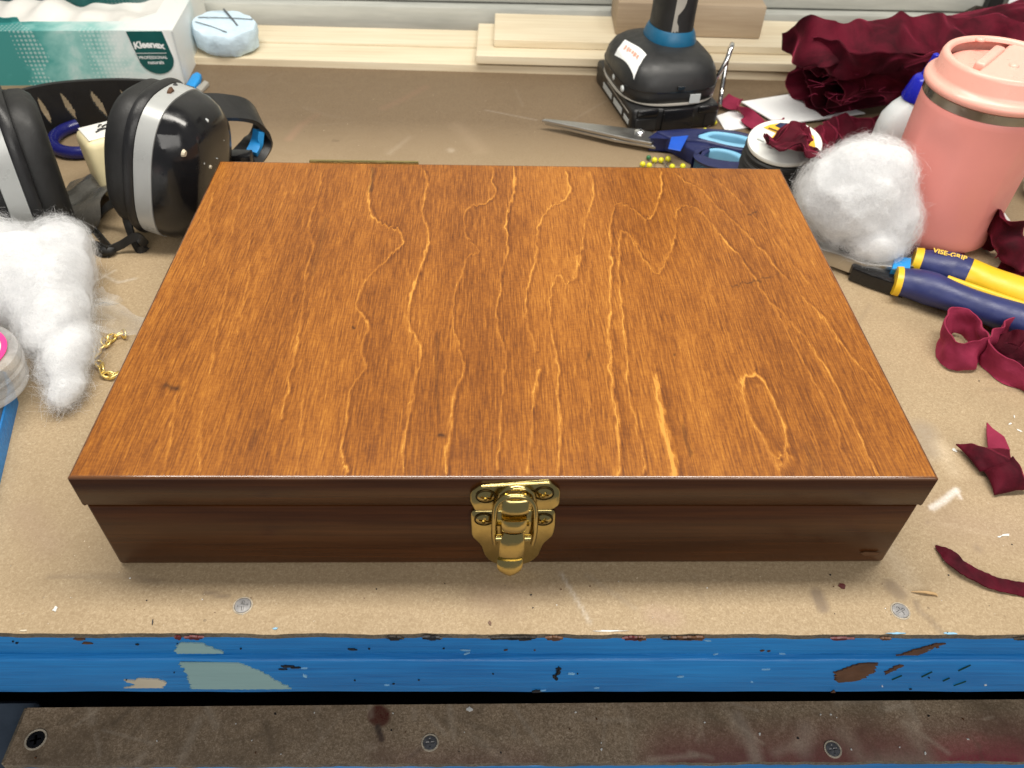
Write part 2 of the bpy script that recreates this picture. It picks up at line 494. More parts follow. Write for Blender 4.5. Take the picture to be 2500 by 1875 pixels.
MAT['bare'] = plain('bare_fibre_rim', (.46, .40, .31), .8, 0, .3, 300, .5, 900)
MAT['sawdust'] = plain('sawdust', (.62, .52, .38), .9, 0, .5, 25)
MAT['chip'] = plain('raw_chip', (.10, .042, .014), .6, 0, .2)
MAT['lint'] = plain('pale_lint', (.75, .73, .68), .8, 0, .05)
MAT['sliver'] = plain('wood_sliver', (.52, .34, .16), .6, 0, .1)
MAT['ear_foam'] = plain('cream_foam', (.62, .55, .42), .8, 0, .1, 80, .4)

def film(name, tint, alpha, rough):
    m, t, b = nt(name)
    out = t.nodes['Material Output']
    tr = N(t, 'ShaderNodeBsdfTransparent'); tr.inputs[0].default_value = (*tint, 1)
    mx = N(t, 'ShaderNodeMixShader')
    fr = N(t, 'ShaderNodeLayerWeight'); fr.inputs['Blend'].default_value = .25
    nz = noise(t, mapped(t, (1, 1, 1)), 120, 4, .7)
    f = math_(t, 'ADD', math_(t, 'MULTIPLY', fr.outputs['Facing'], .30), math_(t, 'MULTIPLY', nz, alpha))
    b.inputs['Base Color'].default_value = (.8, .8, .8, 1); b.inputs['Roughness'].default_value = rough
    L(t, f, mx.inputs[0]); L(t, tr.outputs[0], mx.inputs[1]); L(t, b.outputs[0], mx.inputs[2]); L(t, mx.outputs[0], out.inputs['Surface'])
    return m
MAT['film'] = film('clear_plastic_film', (.98, .98, .97), .07, .10)
MAT['tape_clear'] = film('translucent_tape', (.92, .91, .88), .5, .3)

def carton():
    m, t, b = nt('tissue_carton_print')
    v = mapped(t, (1, 1, 1))
    sx = N(t, 'ShaderNodeSeparateXYZ'); L(t, v, sx.inputs[0])
    n = noise(t, v, 26, 5, .6, .4)
    # teal wash that fades towards the right-hand end of the carton
    g = math_(t, 'MULTIPLY_ADD', sx.outputs[0], -8.5, .52)
    f = math_(t, 'ADD', g, math_(t, 'MULTIPLY_ADD', n, 1.5, -.72))
    c = ramp(t, f, [(0.0, (.80, .82, .80)), (.30, (.66, .77, .76)), (.58, (.28, .56, .53)), (.85, (.09, .36, .34)), (1.0, (.045, .26, .25))])
    vo = N(t, 'ShaderNodeTexVoronoi'); vo.inputs['Scale'].default_value = 290; vo.inputs['Randomness'].default_value = .0; L(t, v, vo.inputs['Vector'])
    pat = math_(t, 'MULTIPLY', math_(t, 'LESS_THAN', vo.outputs['Distance'], .34), math_(t, 'GREATER_THAN', noise(t, v, 17, 1), .5))
    c = mix(t, math_(t, 'MULTIPLY', pat, .38), c, (.78, .86, .84))
    L(t, c, b.inputs['Base Color']); b.inputs['Roughness'].default_value = .45
    return m
MAT['carton'] = carton()

# ================================================================ WORKBENCH
def yfront(x): return -0.0336 - 0.0077 * x
bench = thing('workbench', 'workbench with tan hardboard top, blue painted front rails and a brown lower ledge', 'workbench', (0, 0, -0.8))
X0, X1, Y1 = -0.75, 0.85, 0.62

def grid_board(name, x0, x1, yfn, y1, z, th, nx, ny, strokes, mtop, medge, wob, parent):
    xs = np.linspace(x0, x1, nx); tt = np.linspace(0, 1, ny)
    yf = np.array([yfn(x) + wob * mnoise.noise(Vector((x * 45, 3.1, z * 9))) + wob * .6 * mnoise.noise(Vector((x * 190, 7.7, z * 9))) for x in xs])
    XX, TT = np.meshgrid(xs, tt); YY = yf[None, :] + (y1 - yf[None, :]) * TT
    col_ = np.zeros((ny, nx, 4))
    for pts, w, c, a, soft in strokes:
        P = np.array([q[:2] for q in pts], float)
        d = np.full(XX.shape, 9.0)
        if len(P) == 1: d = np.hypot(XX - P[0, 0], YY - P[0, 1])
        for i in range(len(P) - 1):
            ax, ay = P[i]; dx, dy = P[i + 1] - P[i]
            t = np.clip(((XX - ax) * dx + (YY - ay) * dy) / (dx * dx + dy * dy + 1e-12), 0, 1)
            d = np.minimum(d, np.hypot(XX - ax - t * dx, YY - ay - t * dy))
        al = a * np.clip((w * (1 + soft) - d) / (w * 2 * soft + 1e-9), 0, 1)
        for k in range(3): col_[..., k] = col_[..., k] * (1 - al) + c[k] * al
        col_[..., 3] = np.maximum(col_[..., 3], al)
    # premultiplied -> straight
    A = np.maximum(col_[..., 3:4], 1e-6); col_[..., :3] = np.where(col_[..., 3:4] > 1e-5, col_[..., :3] / A, 0)
    col_[..., :3] = np.clip(col_[..., :3], 0, 1)
    V = np.stack([XX, YY, np.full(XX.shape, z)], -1).reshape(-1, 3)
    n0 = nx * ny
    low = np.stack([xs, yf - wob * .2, np.full(nx, z - th)], -1)
    V = np.vstack([V, low])
    idx = np.arange(n0).reshape(ny, nx)
    q = np.stack([idx[:-1, :-1], idx[:-1, 1:], idx[1:, 1:], idx[1:, :-1]], -1).reshape(-1, 4)
    e = np.stack([np.arange(n0, n0 + nx - 1), np.arange(n0 + 1, n0 + nx), idx[0, 1:], idx[0, :-1]], -1)
    Fa = np.vstack([q, e])
    V2 = V - np.array(worg(parent))
    me = bpy.data.meshes.new(name)
    me.from_pydata(V2.tolist(), [], Fa.tolist())
    me.materials.append(mtop); me.materials.append(medge)
    me.polygons.foreach_set('material_index', np.r_[np.zeros(len(q), np.int32), np.ones(len(e), np.int32)])
    at = me.attributes.new('stain_and_shade', 'FLOAT_COLOR', 'POINT')
    cc = np.zeros((len(V), 4)); cc[:n0] = col_.reshape(-1, 4)
    at.data.foreach_set('color', cc.ravel())
    me.update()
    o = bpy.data.objects.new(name, me); col.objects.link(o); o.parent = parent
    return o

GB = (.17, .125, .09); PK = (.42, .13, .12); WH = (.70, .66, .60); DK = (.05, .035, .025); GY = (.30, .25, .20)
st = [
    ([(0.2055,0.0311,0),(0.2134,0.0355,0),(0.2223,0.042,0)], .0016, (.80, .78, .74), .75, .6), ([(0.2223,0.042,0),(0.2223,0.0372,0)], .0010, (.80, .78, .74), .6, .6),
    ([(0.1355,-0.0153,0),(0.136,-0.0217,0)], .0028, GB, .75, .35), ([(0.1703,-0.0118,0),(0.1722,-0.0151,0)], .0036, GB, .6, .4),
    ([(0.178,-0.0195,0),(0.1775,-0.0227,0)], .0013, GB, .6, .5), ([(0.1779,-0.0239,0),(0.1809,-0.0278,0),(0.1837,-0.0341,0)], .0012, GB, .5, .6),
    ([(0.2176,-0.0145,0),(0.2182,-0.0157,0)], .0016, GB, .55, .5), ([(0.2215,0.0817,0),(0.2208,0.0675,0)], .0065, GY, .55, .6),
    ([(0.2178,0.0089,0),(0.2181,0.0073,0)], .0018, GB, .5, .5), ([(0.2002,0.0229,0),(0.2002,0.0225,0)], .0012, GB, .5, .5),
    ([(-0.098,0.4443,0),(-0.0806,0.4642,0),(-0.0644,0.4875,0)], .0032, PK, .55, .7), ([(-0.1666,0.3887,0),(-0.1611,0.4129,0),(-0.1507,0.4313,0)], .0030, PK, .45, .7),
    ([(-0.1312,0.3878,0),(-0.1289,0.3872,0)], .0030, DK, .8, .4), ([(-0.1357,0.379,0),(-0.1395,0.3686,0)], .0012, DK, .5, .6),
    ([(-0.1646,0.4442,0),(-0.1421,0.4301,0),(-0.1246,0.4248,0)], .0022, WH, .18, .8), ([(-0.086,0.3682,0),(-0.0721,0.395,0)], .0018, WH, .18, .8),
    ([(-0.0388,0.3754,0),(-0.0382,0.3741,0)], .0025, WH, .4, .6), ([(-0.2662,0.2193,0),(-0.2378,0.2028,0),(-0.2291,0.2071,0)], .0010, WH, .35, .8),
    ([(-0.2562,0.1984,0),(-0.2444,0.2153,0)], .0009, WH, .3, .8), ([(0.0235,-0.0046,0),(0.0282,-0.0149,0),(0.0342,-0.0285,0)], .0008, WH, .4, .8),
    ([(-0.0074,-0.0127,0),(0.0194,-0.0138,0)], .004, (.26, .18, .15), .18, .9), ([(0.0626,-0.0249,0),(0.0694,-0.0268,0)], .004, (.42, .27, .24), .25, .9),
    ([(-0.1994,-0.0055,0),(-0.168,-0.0052,0),(-0.1513,-0.0081,0)], .0010, GB, .35, .8), ([(-0.1307,-0.0132,0),(-0.1205,-0.0158,0)], .0009, GB, .6, .6),
    ([(-0.0109,-0.0157,0),(-0.0003,-0.0187,0)], .0060, (.27, .18, .15), .22, .9), ([(0.2267,0.0703,0),(0.2263,0.054,0)], .004, (.6, .5, .36), .3, .9),
    ([(-0.111,0.3938,0),(-0.0397,0.3994,0)], .03, (.24, .17, .11), .25, .9), ([(-0.3234,0.475,0),(-0.1848,0.4803,0),(0.0293,0.4804,0),(0.2089,0.4709,0),(0.4384,0.4143,0)], .115, (.130, .088, .053), .90, .50),  # wide rear band: grime, deepened in colour to counter shop_light brightening the back
    ([(-0.2189,0.4145,0),(-0.1592,0.3384,0)], .03, (.2, .14, .09), .35, .9), ([(0.213,0.0227,0),(0.2401,0.0168,0)], .012, (.33, .22, .18), .22, .9),
    ([(-0.2239,0.0289,0),(-0.2057,0.0109,0)], .006, (.3, .2, .16), .2, .9), ([(0.1703,0.0311,0),(0.179,-0.0094,0)], .004, (.56, .47, .35), .25, .9),
]
r_ = random.Random(5)
for k in range(22):
    x, y, a, l = r_.uniform(-.42, .45), r_.uniform(-.03, .4), r_.uniform(0, 3.14), r_.uniform(.01, .05)
    st.append(([(x, y), (x + l * math.cos(a), y + l * math.sin(a))], r_.uniform(.004, .014), r_.choice([(.26, .18, .13), (.22, .16, .11), (.55, .44, .31)]), r_.uniform(.12, .30), .95))
for k in range(46):                                                  # light scuffs and drag marks
    x, y, a, l = r_.uniform(-.42, .45), r_.uniform(-.03, .5), r_.uniform(0, 3.14), r_.uniform(.008, .05)
    st.append(([(x, y), (x + l * math.cos(a), y + l * math.sin(a))], r_.uniform(.0006, .0012), r_.choice([WH, GB, GY]), r_.uniform(.12, .3), .9))
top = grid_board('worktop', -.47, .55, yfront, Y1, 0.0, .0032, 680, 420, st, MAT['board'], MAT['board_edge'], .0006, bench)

def rail(name, z0, z1, dy, wob, seed):
    n = 220; V = []; Fc = []
    prof = [(0.02, z1), (.0012, z1), (.0004, z1 - .0004), (0, z1 - .0012), (0, z0 + .0015), (.0005, z0 + .0004), (.0014, z0), (.02, z0)]
    for i in range(n):
        x = X0 + (X1 - X0) * i / (n - 1)
        for (d, z) in prof:
            w = wob * mnoise.noise(Vector((x * 30, z * 60 + seed, seed)))
            V.append((x, yfront(x) + dy + d + (w if d < .01 else 0), z + wob * .5 * mnoise.noise(Vector((x * 18, seed, 2)))))
    m = len(prof)
    for i in range(n - 1):
        for k in range(m - 1):
            Fc.append([i * m + k, i * m + k + 1, (i + 1) * m + k + 1, (i + 1) * m + k])
    return obj(name, (V, [q[::-1] for q in Fc]), MAT['blue'], bench, 40)
up_rail = rail('upper_rail', -.0203, -.0034, .0010, .0005, 1)
lo_rail = rail('lower_rail', -.0530, -.0212, -.0013, .0004, 2)
obj('rail_backing', box(X0, X1, -.012, .60, -.056, -.0040), MAT['slate'], bench, 0)

def ragged(pts):
    out = []; r = random.Random(int(abs(pts[0][0]) * 1e5)); n = len(pts)
    for i in range(n):
        a, b = Vector(pts[i]), Vector(pts[(i + 1) % n]); m = max(1, int((b - a).length / .0007))
        for k in range(m):
            q = a.lerp(b, k / m); steep = abs(b.z - a.z) / ((b - a).length + 1e-9)
            out.append((q.x + r.uniform(-.0011, .0011) * steep, q.y, q.z + r.uniform(-.0002, .0002)))
    return out
def rail_decal(o, pts, mt, name='paint_patch'):
    dy = .0010 if o is up_rail else -.0013
    pts = ragged(pts) if name == 'paint_patch' else pts
    zlo, zhi = (-.0198, -.0042) if o is up_rail else (-.0518, -.0222)
    pts = [(x, y, min(max(z, zlo + .00001 * i), zhi - .00001 * i)) for i, (x, y, z) in enumerate(pts)]
    if max(p[2] for p in pts) - min(p[2] for p in pts) < .0003: return None
    V = [(x, yfront(x) + dy - .0006, z) for x, y, z in pts]
    return obj(name, slab(V, .0006, (0, 1, 0)), mt, o, 0)
def rail_spots(o, spots, mt):
    for k, (x, z, rx, rz, ang) in enumerate(spots):
        rail_decal(o, [(q[0], 0, q[1]) for q in blob_outline(x, z, rx, rz, ang, 14, .3, seed=k + int(abs(x) * 1e4))], mt, 'paint_spot')
rail_decal(lo_rail, [(-0.1414,-0.0345,-0.018),(-0.1192,-0.0345,-0.0176),(-0.1153,-0.0345,-0.0237),(-0.1079,-0.0345,-0.0307),(-0.104,-0.0345,-0.0388),(-0.0978,-0.0345,-0.0476),(-0.1186,-0.0345,-0.048),(-0.1423,-0.0345,-0.0476),(-0.1417,-0.0345,-0.0382),(-0.1413,-0.0345,-0.0283)], MAT['teal'])
rail_decal(up_rail, [(-0.1418,-0.033,-0.0136),(-0.138,-0.033,-0.009),(-0.1297,-0.033,-0.0095),(-0.1242,-0.033,-0.0153),(-0.1223,-0.033,-0.0183),(-0.1423,-0.033,-0.0184)], MAT['teal'])
rail_decal(lo_rail, [(-0.1703,-0.0345,-0.0389),(-0.1654,-0.0345,-0.0394),(-0.1639,-0.0345,-0.0374),(-0.1552,-0.0345,-0.0383),(-0.153,-0.0345,-0.0412),(-0.1552,-0.0345,-0.0466),(-0.1727,-0.0345,-0.0467),(-0.1669,-0.0345,-0.0443)], MAT['cream_paint'])
rail_decal(lo_rail, [(0.1467,-0.0345,-0.0314),(0.1544,-0.0345,-0.0236),(0.1625,-0.0345,-0.0214),(0.1643,-0.0345,-0.0309),(0.1617,-0.0345,-0.0369),(0.1589,-0.0345,-0.0397),(0.1508,-0.0345,-0.0413)], MAT['brown_paint'])
rail_decal(up_rail, [(0.1716,-0.033,-0.0211),(0.1774,-0.033,-0.0147),(0.1851,-0.033,-0.0089),(0.1882,-0.033,-0.0089),(0.1838,-0.033,-0.0148),(0.178,-0.033,-0.0235)], MAT['brown_paint'])
rail_decal(lo_rail, [(0.1697,-0.0345,-0.0302),(0.173,-0.0345,-0.0239),(0.1761,-0.0345,-0.0247),(0.173,-0.0345,-0.029),(0.1699,-0.0345,-0.0334)], MAT['brown_paint'])
rail_decal(lo_rail, [(0.0209,-0.0345,-0.0367),(0.0215,-0.0345,-0.0295),(0.0227,-0.0345,-0.0256),(0.0235,-0.0345,-0.0272),(0.0224,-0.0345,-0.0327),(0.0219,-0.0345,-0.0392)], MAT['black_paint'])
P_ = [(-0.1787,-0.0345,-0.0059),(-0.1771,-0.0345,-0.0095),(-0.1567,-0.0345,-0.0105),(-0.0667,-0.0345,-0.0149),(-0.0963,-0.0345,-0.0258),(-0.0986,-0.0345,-0.0285),(-0.093,-0.0345,-0.0271),(-0.1878,-0.0345,-0.0159),(0.0138,-0.0345,-0.0503),(0.0285,-0.0345,-0.0328),(-0.0898,-0.0345,-0.035),(0.089,-0.0345,-0.0266),(0.0778,-0.0345,-0.0356),(0.1862,-0.0345,-0.0542),(0.2211,-0.0345,-0.0441),(0.235,-0.0345,-0.0573),(0.1733,-0.0345,-0.0454),(-0.0108,-0.0345,-0.031),(0.1764,-0.0345,-0.0434),(0.1521,-0.0345,-0.0515)]
rail_spots(up_rail, [(P_[0][0], P_[0][2], .0024, .0010, 0), (P_[1][0], P_[1][2], .0022, .0008, 0)], MAT['brown_paint'])
rail_spots(up_rail, [(P_[2][0], P_[2][2], .0008, .0006, 0), (P_[3][0], P_[3][2], .0020, .0006, -.2)], MAT['black_paint'])
rail_spots(lo_rail, [(P_[4][0], P_[4][2], .0026, .0009, 0), (P_[5][0], P_[5][2], .0018, .0004, 0), (P_[6][0], P_[6][2], .0026, .0005, .1), (P_[8][0], P_[8][2], .0022, .0014, 0)], MAT['black_paint'])
rail_spots(lo_rail, [(P_[10][0], P_[10][2], .0007, .0016, .5), (P_[9][0], P_[9][2], .0016, .0005, 0), (P_[12][0], P_[12][2], .0014, .0005, 0)], MAT['lightblue_paint'])
rail_spots(lo_rail, [(P_[14][0], P_[14][2], .0006, .0004, 0), (P_[16][0], P_[16][2], .0004, .0003, 0), (P_[15][0], P_[15][2], .0014, .0004, 0)], MAT['white_paint'])
rail_spots(lo_rail, [(P_[19][0], P_[19][2], .0012, .0018, 0)], MAT['brown_paint'])
rr_ = random.Random(12)
rail_spots(lo_rail, [(rr_.uniform(-.22, .23), rr_.uniform(-.05, -.024), rr_.uniform(.0002, .0006), rr_.uniform(.0002, .0004), rr_.uniform(-1, 1)) for k in range(9)], MAT['black_paint'])
rail_spots(up_rail, [(rr_.uniform(-.22, .23), rr_.uniform(-.019, -.006), rr_.uniform(.0002, .0006), rr_.uniform(.0002, .0004), rr_.uniform(-1, 1)) for k in range(6)], MAT['black_paint'])
rail_spots(up_rail, [(rr_.uniform(-.02, .2), rr_.uniform(-.019, -.006), rr_.uniform(.0005, .0022), rr_.uniform(.0002, .0003), rr_.uniform(-.3, .6)) for k in range(6)], MAT['lightblue_paint'])
rail_spots(up_rail, [(rr_.uniform(-.04, .2), rr_.uniform(-.019, -.006), rr_.uniform(.0003, .0009), rr_.uniform(.0002, .0004), .3) for k in range(5)], MAT['brown_paint'])
rail_spots(lo_rail, [(rr_.uniform(.16, .23), rr_.uniform(-.045, -.026), rr_.uniform(.001, .003), .00012, rr_.uniform(.6, 1.2)) for k in range(5)], MAT['green_paint'])
rail_spots(lo_rail, [(rr_.uniform(-.22, .2), rr_.uniform(-.05, -.026), rr_.uniform(.0004, .0018), .00025, rr_.uniform(-.2, .3)) for k in range(6)], MAT['lightblue_paint'])

# crisp paint specks and crumbs on the worktop
def top_spot(pts_px, mt, seed=0, h=.00025, name='paint_spot', parent=None):
    return obj(name, slab([(x, y, .0001) for x, y in pts_px], h, (0, 0, 1)), mt, parent or top, 0)
def spot_at(p, rx, ry, ang, mt, seed, parent=None, z=.0):
    V = [(x, y, z + .0001) for x, y in blob_outline(p[0], p[1], rx, ry, ang, 12, .35, seed)]
    return obj('paint_spot', slab(V, .00025, (0, 0, 1)), mt, parent or top, 0)
for k, (p, rx, ry, a, mt) in enumerate([
    ((0.1477,-0.0115,0), .0014, .0014, 0, 'red_paint'), ((0.2344,0.0152,0), .0020, .0006, .1, 'white_paint'), ((0.231,0.0143,0), .0010, .0004, .3, 'white_paint'),
    ((-0.1908,-0.0211,0), .0009, .0012, 0, 'white_paint'),
    ((0.2705,0.0864,0), .0012, .0005, .4, 'white_paint'), ((0.273,0.0814,0), .0014, .0004, -.7, 'white_paint'), ((0.2751,0.0915,0), .0010, .0003, 1.2, 'white_paint'),
    ((-0.1485,-0.0275,0), .0003, .0016, .2, 'black_paint'), ((-0.0973,-0.0306,0), .0010, .0005, 0, 'lightblue_paint'), ((0.1641,-0.0343,0), .0040, .0004, 0, 'lightblue_paint'),
    ((0.187,-0.0345,0), .0026, .0005, 0, 'lightblue_paint'), ((-0.0081,-0.0287,0), .0007, .0010, .5, 'brown_paint'), ((-0.1998,-0.0309,0), .0014, .0004, 0, 'cream_paint'),
    ((0.1858,-0.0341,0), .0003, .0003, 0, 'black_paint'), ((0.2349,0.01,0), .0003, .0003, 0, 'black_paint'), ((0.0424,-0.0325,0), .0060, .0003, 0, 'white_paint'),
    ((0.241,0.0653,0), .0009, .0009, 0, 'white_paint'), ((0.2321,0.0675,0), .0009, .0013, .3, 'white_paint')]):
    spot_at(p, rx, ry, a, MAT[mt], k)
for k in range(60):
    x = r_.uniform(-.2, .3); y = r_.uniform(-.03, -.003) if k < 30 else r_.uniform(-.03, .25)
    if abs(x) < .17 and y > -.004: continue
    q = r_.uniform(.00012, .0004); spot_at((x, y), q, q * .8, 0, MAT[r_.choice(['black_paint', 'brown_paint', 'white_paint', 'white_paint'])], 100 + k)
for k in range(16):                                                  # paint crusted along the front edge
    x = r_.choice([r_.uniform(-.04, .08), r_.uniform(-.22, .23)]); w = r_.uniform(.001, .006)
    V = [(q[0], yfront(q[0]) - .0013, min(q[1], -.0002)) for q in blob_outline(x, -.0017, w, r_.uniform(.0007, .0016), 0, 22, .38, k)]
    obj('paint_drip', slab(V, .0009, (0, 1, 0)), MAT[r_.choice(['black_paint', 'black_paint', 'brown_paint', 'shelf', 'red_paint'])], top, 0)

# flat countersunk screws
def screw_mesh(name, rad, mt, dome=.25, depth=.3, res=26):
    V, Fc, ix = [], [], {}
    for i in range(res + 1):
        for j in range(res + 1):
            u, v = 2 * i / res - 1, 2 * j / res - 1
            # square -> disc
            x = u * math.sqrt(1 - v * v / 2); y = v * math.sqrt(1 - u * u / 2); r = math.hypot(x, y)
            h = dome * (1 - r * r) if dome > 0 else -.02 * r
            cross = (abs(x) < .13 and abs(y) < .55) or (abs(y) < .13 and abs(x) < .55)
            if cross: h -= depth
            if r > .97: h -= .12
            ix[i, j] = len(V); V.append((x * rad, y * rad, h * rad))
    for i in range(res):
        for j in range(res): Fc.append([ix[i, j], ix[i + 1, j], ix[i + 1, j + 1], ix[i, j + 1]])
    me = bpy.data.meshes.new(name); me.from_pydata(V, [], Fc); me.materials.append(mt)
    me.polygons.foreach_set('use_smooth', [True] * len(Fc)); me.set_sharp_from_angle(angle=R(40)); me.update()
    return me
def put_screw(me, parent, loc, rot=(0, 0, 0), name='screw'):
    o = bpy.data.objects.new(name, me); col.objects.link(o); o.parent = parent
    o.location = Vector(loc) - worg(parent); o.rotation_euler = rot; return o
sm = screw_mesh('screw', .0036, MAT['zinc'], 0, .09)
for p, a in (((-0.113,-0.0199,0), .1), ((0.1695,-0.0238,0), .45)):
    put_screw(sm, top, (p[0], p[1], .0004), (0, 0, a))
    obj('screw_recess', lathe((p[0], p[1], .0001), [(.0036, .0002), (.0040, .0002), (.0042, .0)], 28, cap0=False, cap1=False), MAT['bare'], top)

# lower ledge
ZS_ = -.100
RD = (.16, .022, .035); RD2 = (.10, .02, .028)
ss = [([(0.2398,-0.0489,-0.1),(0.2242,-0.0512,-0.1),(0.2554,-0.0515,-0.1)], .008, (.42, .04, .08), .9, .8), ([(0.0843,-0.0509,-0.1),(0.1357,-0.0498,-0.1),(0.1737,-0.0473,-0.1),(0.219,-0.0487,-0.1),(0.2659,-0.0472,-0.1)], .013, RD, .72, .8),
      ([(0.0951,-0.0475,-0.1),(0.1253,-0.0501,-0.1)], .007, RD2, .6, .9), ([(0.1202,-0.0273,-0.1),(0.1241,-0.0378,-0.1),(0.1249,-0.0478,-0.1)], .0032, (.33, .27, .22), .6, .6),
      ([(0.1547,-0.0339,-0.1),(0.1497,-0.0441,-0.1)], .0042, (.30, .24, .2), .5, .7), ([(0.1731,-0.0362,-0.1),(0.1789,-0.0503,-0.1),(0.2107,-0.0487,-0.1),(0.2086,-0.0324,-0.1)], .004, (.28, .23, .18), .45, .9),
      ([(-0.0647,-0.0247,-0.1),(-0.0634,-0.0257,-0.1)], .0052, (.075, .014, .01), .95, .15), ([(-0.0641,-0.0309,-0.1),(-0.0615,-0.037,-0.1)], .0016, (.03, .02, .02), .9, .4),
      ([(-0.047,-0.046,-0.1),(-0.0392,-0.0402,-0.1)], .0020, (.05, .04, .035), .5, .8), ([(-0.0468,-0.048,-0.1),(0.0135,-0.049,-0.1)], .006, RD2, .35, .9), ([(-0.0612,-0.0439,-0.1),(-0.0588,-0.0478,-0.1)], .006, (.11, .05, .04), .4, .9)]
for k in range(110):
    x, y, a, l = r_.uniform(-.24, .25), r_.uniform(-.05, .0), r_.uniform(0, 3.14), r_.uniform(.003, .03)
    ss.append(([(x, y), (x + l * math.cos(a), y + l * math.sin(a))], r_.uniform(.0006, .0022), r_.choice([(.40, .34, .27), (.40, .34, .27), (.05, .038, .026)]), r_.uniform(.12, .42), .9))
shelf = grid_board('lower_ledge', -.2425, .45, lambda x: -.0492 - .006 * x, -.0195, ZS_, .0034, 640, 60, ss, MAT['shelf'], MAT['board_edge'], .0006, bench)
obj('ledge_end', box(-.2440, -.2424, -.0470, -.0195, ZS_ - .0034, ZS_ + .0002, .0005, 1), MAT['board_edge'], bench, 0)
obj('ledge_rail', box(-.238, .45, -.0490, -.0200, ZS_ - .05, ZS_ - .0038, .001, 1), MAT['blue'], bench, 0)
obj('void_shade_panel', box(-.60, .60, .060, .070, -.30, -.0565), MAT['screw_void_black'], bench, 0)  # added black sheet that paints in the darkness of the void under the bench
obj('void_shade_floor', box(-.60, .60, -.0195, .0595, -.165, -.155), MAT['screw_void_black'], bench, 0)  # added black sheet, same painted shade behind the ledge
obj('side_cabinet', box(-.62, -.2445, -.055, -.010, ZS_ - .16, ZS_ - .012, .002, 1), MAT['slate'], bench, 0)
sb = screw_mesh('screw', .0042, MAT['screw_void_black'], 0, .3)
rg = lathe((0, 0, 0), [(.0043, 0), (.0043, .0003), (.0052, .0003), (.0052, 0)], 28)
for (p, me_) in (((-0.2317,-0.0356,-0.1), sb), ((-0.0373,-0.039,-0.1), sm), ((0.1649,-0.0442,-0.1), sm)):
    put_screw(me_, shelf, (p[0], p[1], ZS_ + .0006), (0, 0, r_.uniform(0, 1)))
    s_ = 1.0 if me_ is sb else .84
    obj('bare_ring', ([(v[0] * s_ + p[0], v[1] * s_ + p[1], v[2] + ZS_ + .0001) for v in rg[0]], rg[1]), MAT['bare'], shelf)
for k in range(34):
    p = (r_.uniform(-.23, .24), r_.uniform(-.048, -.023)); q = r_.uniform(.0002, .0007)
    spot_at(p, q, q * .7, r_.uniform(0, 3), MAT[r_.choice(['white_paint', 'white_paint', 'brown_paint', 'black_paint'])], 300 + k, shelf, ZS_)
p = (-0.018,-0.0223,-0.1); spot_at(p, .0016, .0012, 0, MAT['white_paint'], 77, shelf, ZS_)

# ================================================================ WALL behind the bench
wall = obj('wall', box(-1.2, 1.4, .655, .70, -.2, .9), MAT['white_wall'], None, 0)
wall['kind'] = 'structure'
def wplank(z0, z1, y0):
    return obj('plank', box(-1.2, 1.4, y0, .6545, z0, z1, .002, 2), MAT['white_wall'], wall, 30)
wplank(.0, .024, .612); wplank(.0255, .047, .622); wplank(.049, .22, .634)
def wall_spot(p, y, rx, rz, mt, seed, ang=0):
    V = [(q[0], y - .0006, q[1]) for q in blob_outline(p[0], p[2], rx, rz, ang, 14, .3, seed)]
    return obj('paint_spot', slab(V, .0005, (0, 1, 0)), mt, wall, 0)
wall_spot((-0.1882,0.622,0.0072), .622, .0024, .008, MAT['drill_blue'], 3, .15)
wall_spot((-0.1108,0.612,-0.0007), .612, .0028, .0018, MAT['red_paint'], 4)
wall_spot((0.0372,0.634,0.0186), .634, .0022, .0018, MAT['red_paint'], 5)
wall_spot((-0.0662,0.622,0.0122), .622, .0045, .0018, MAT['brown_paint'], 6)
for k, (a, b) in enumerate(((630, 22), (600, 30), (690, 60), (1010, 58), (1340, 40), (1130, 62), (1960, 30), (2100, 22), (2180, 48), (2345, 40), (840, 8), (560, 8))):
    x = -.06 + (a - 1000) * .00047
    wall_spot((x, 0, .085 - b * .0006), .634 if b < 40 else .622, .0016, .0010, MAT['brown_paint'] if k % 3 else MAT['pencil'], 20 + k)

# loose boards lying along the wall
def board(name, lab, vf, mt='pine', group=None):
    o = obj(name, vf, MAT[mt], None, 30, loc=tuple(np.mean(np.array(vf[0]), 0) * np.array([1, 1, 0]) + np.array([0, 0, np.array(vf[0])[:, 2].min()])))
    return tag(o, lab, 'board', group)
board('pine_board', 'long pale pine board lying flat along the foot of the white wall', join(
    ([(-.30, .527, 0), (.47, .508, 0), (.47, .545, 0), (-.30, .560, 0), (-.30, .527, .0062), (.47, .508, .0062), (.47, .545, .0072), (-.30, .560, .0072)],
     [[0, 3, 2, 1], [4, 5, 6, 7], [0, 1, 5, 4], [1, 2, 6, 5], [2, 3, 7, 6], [3, 0, 4, 7]]),
    ([(-.30, .5605, 0), (.47, .5455, 0), (.47, .588, 0), (-.30, .600, 0), (-.30, .5605, .0085), (.47, .5455, .0085), (.47, .588, .0085), (-.30, .600, .0085)],
     [[0, 3, 2, 1], [4, 5, 6, 7], [0, 1, 5, 4], [1, 2, 6, 5], [2, 3, 7, 6], [3, 0, 4, 7]])))
board('pine_board', 'pale pine batten stacked on the long board, its square end left of the drill', box(-.020, .46, .512, .588, .0087, .0165, .0006, 1, R(-1.2)))
board('pine_board', 'narrow pale pine strip on top of the batten behind the drill', box(-.004, .30, .532, .596, .0167, .0240, .0006, 1, R(-1.2)))
board('wood_block', 'grey brown offcut of timber standing on the pale strips behind the drill handle', box(.108, .242, .548, .602, .0242, .0530, .0015, 2, R(-2)), 'fir')

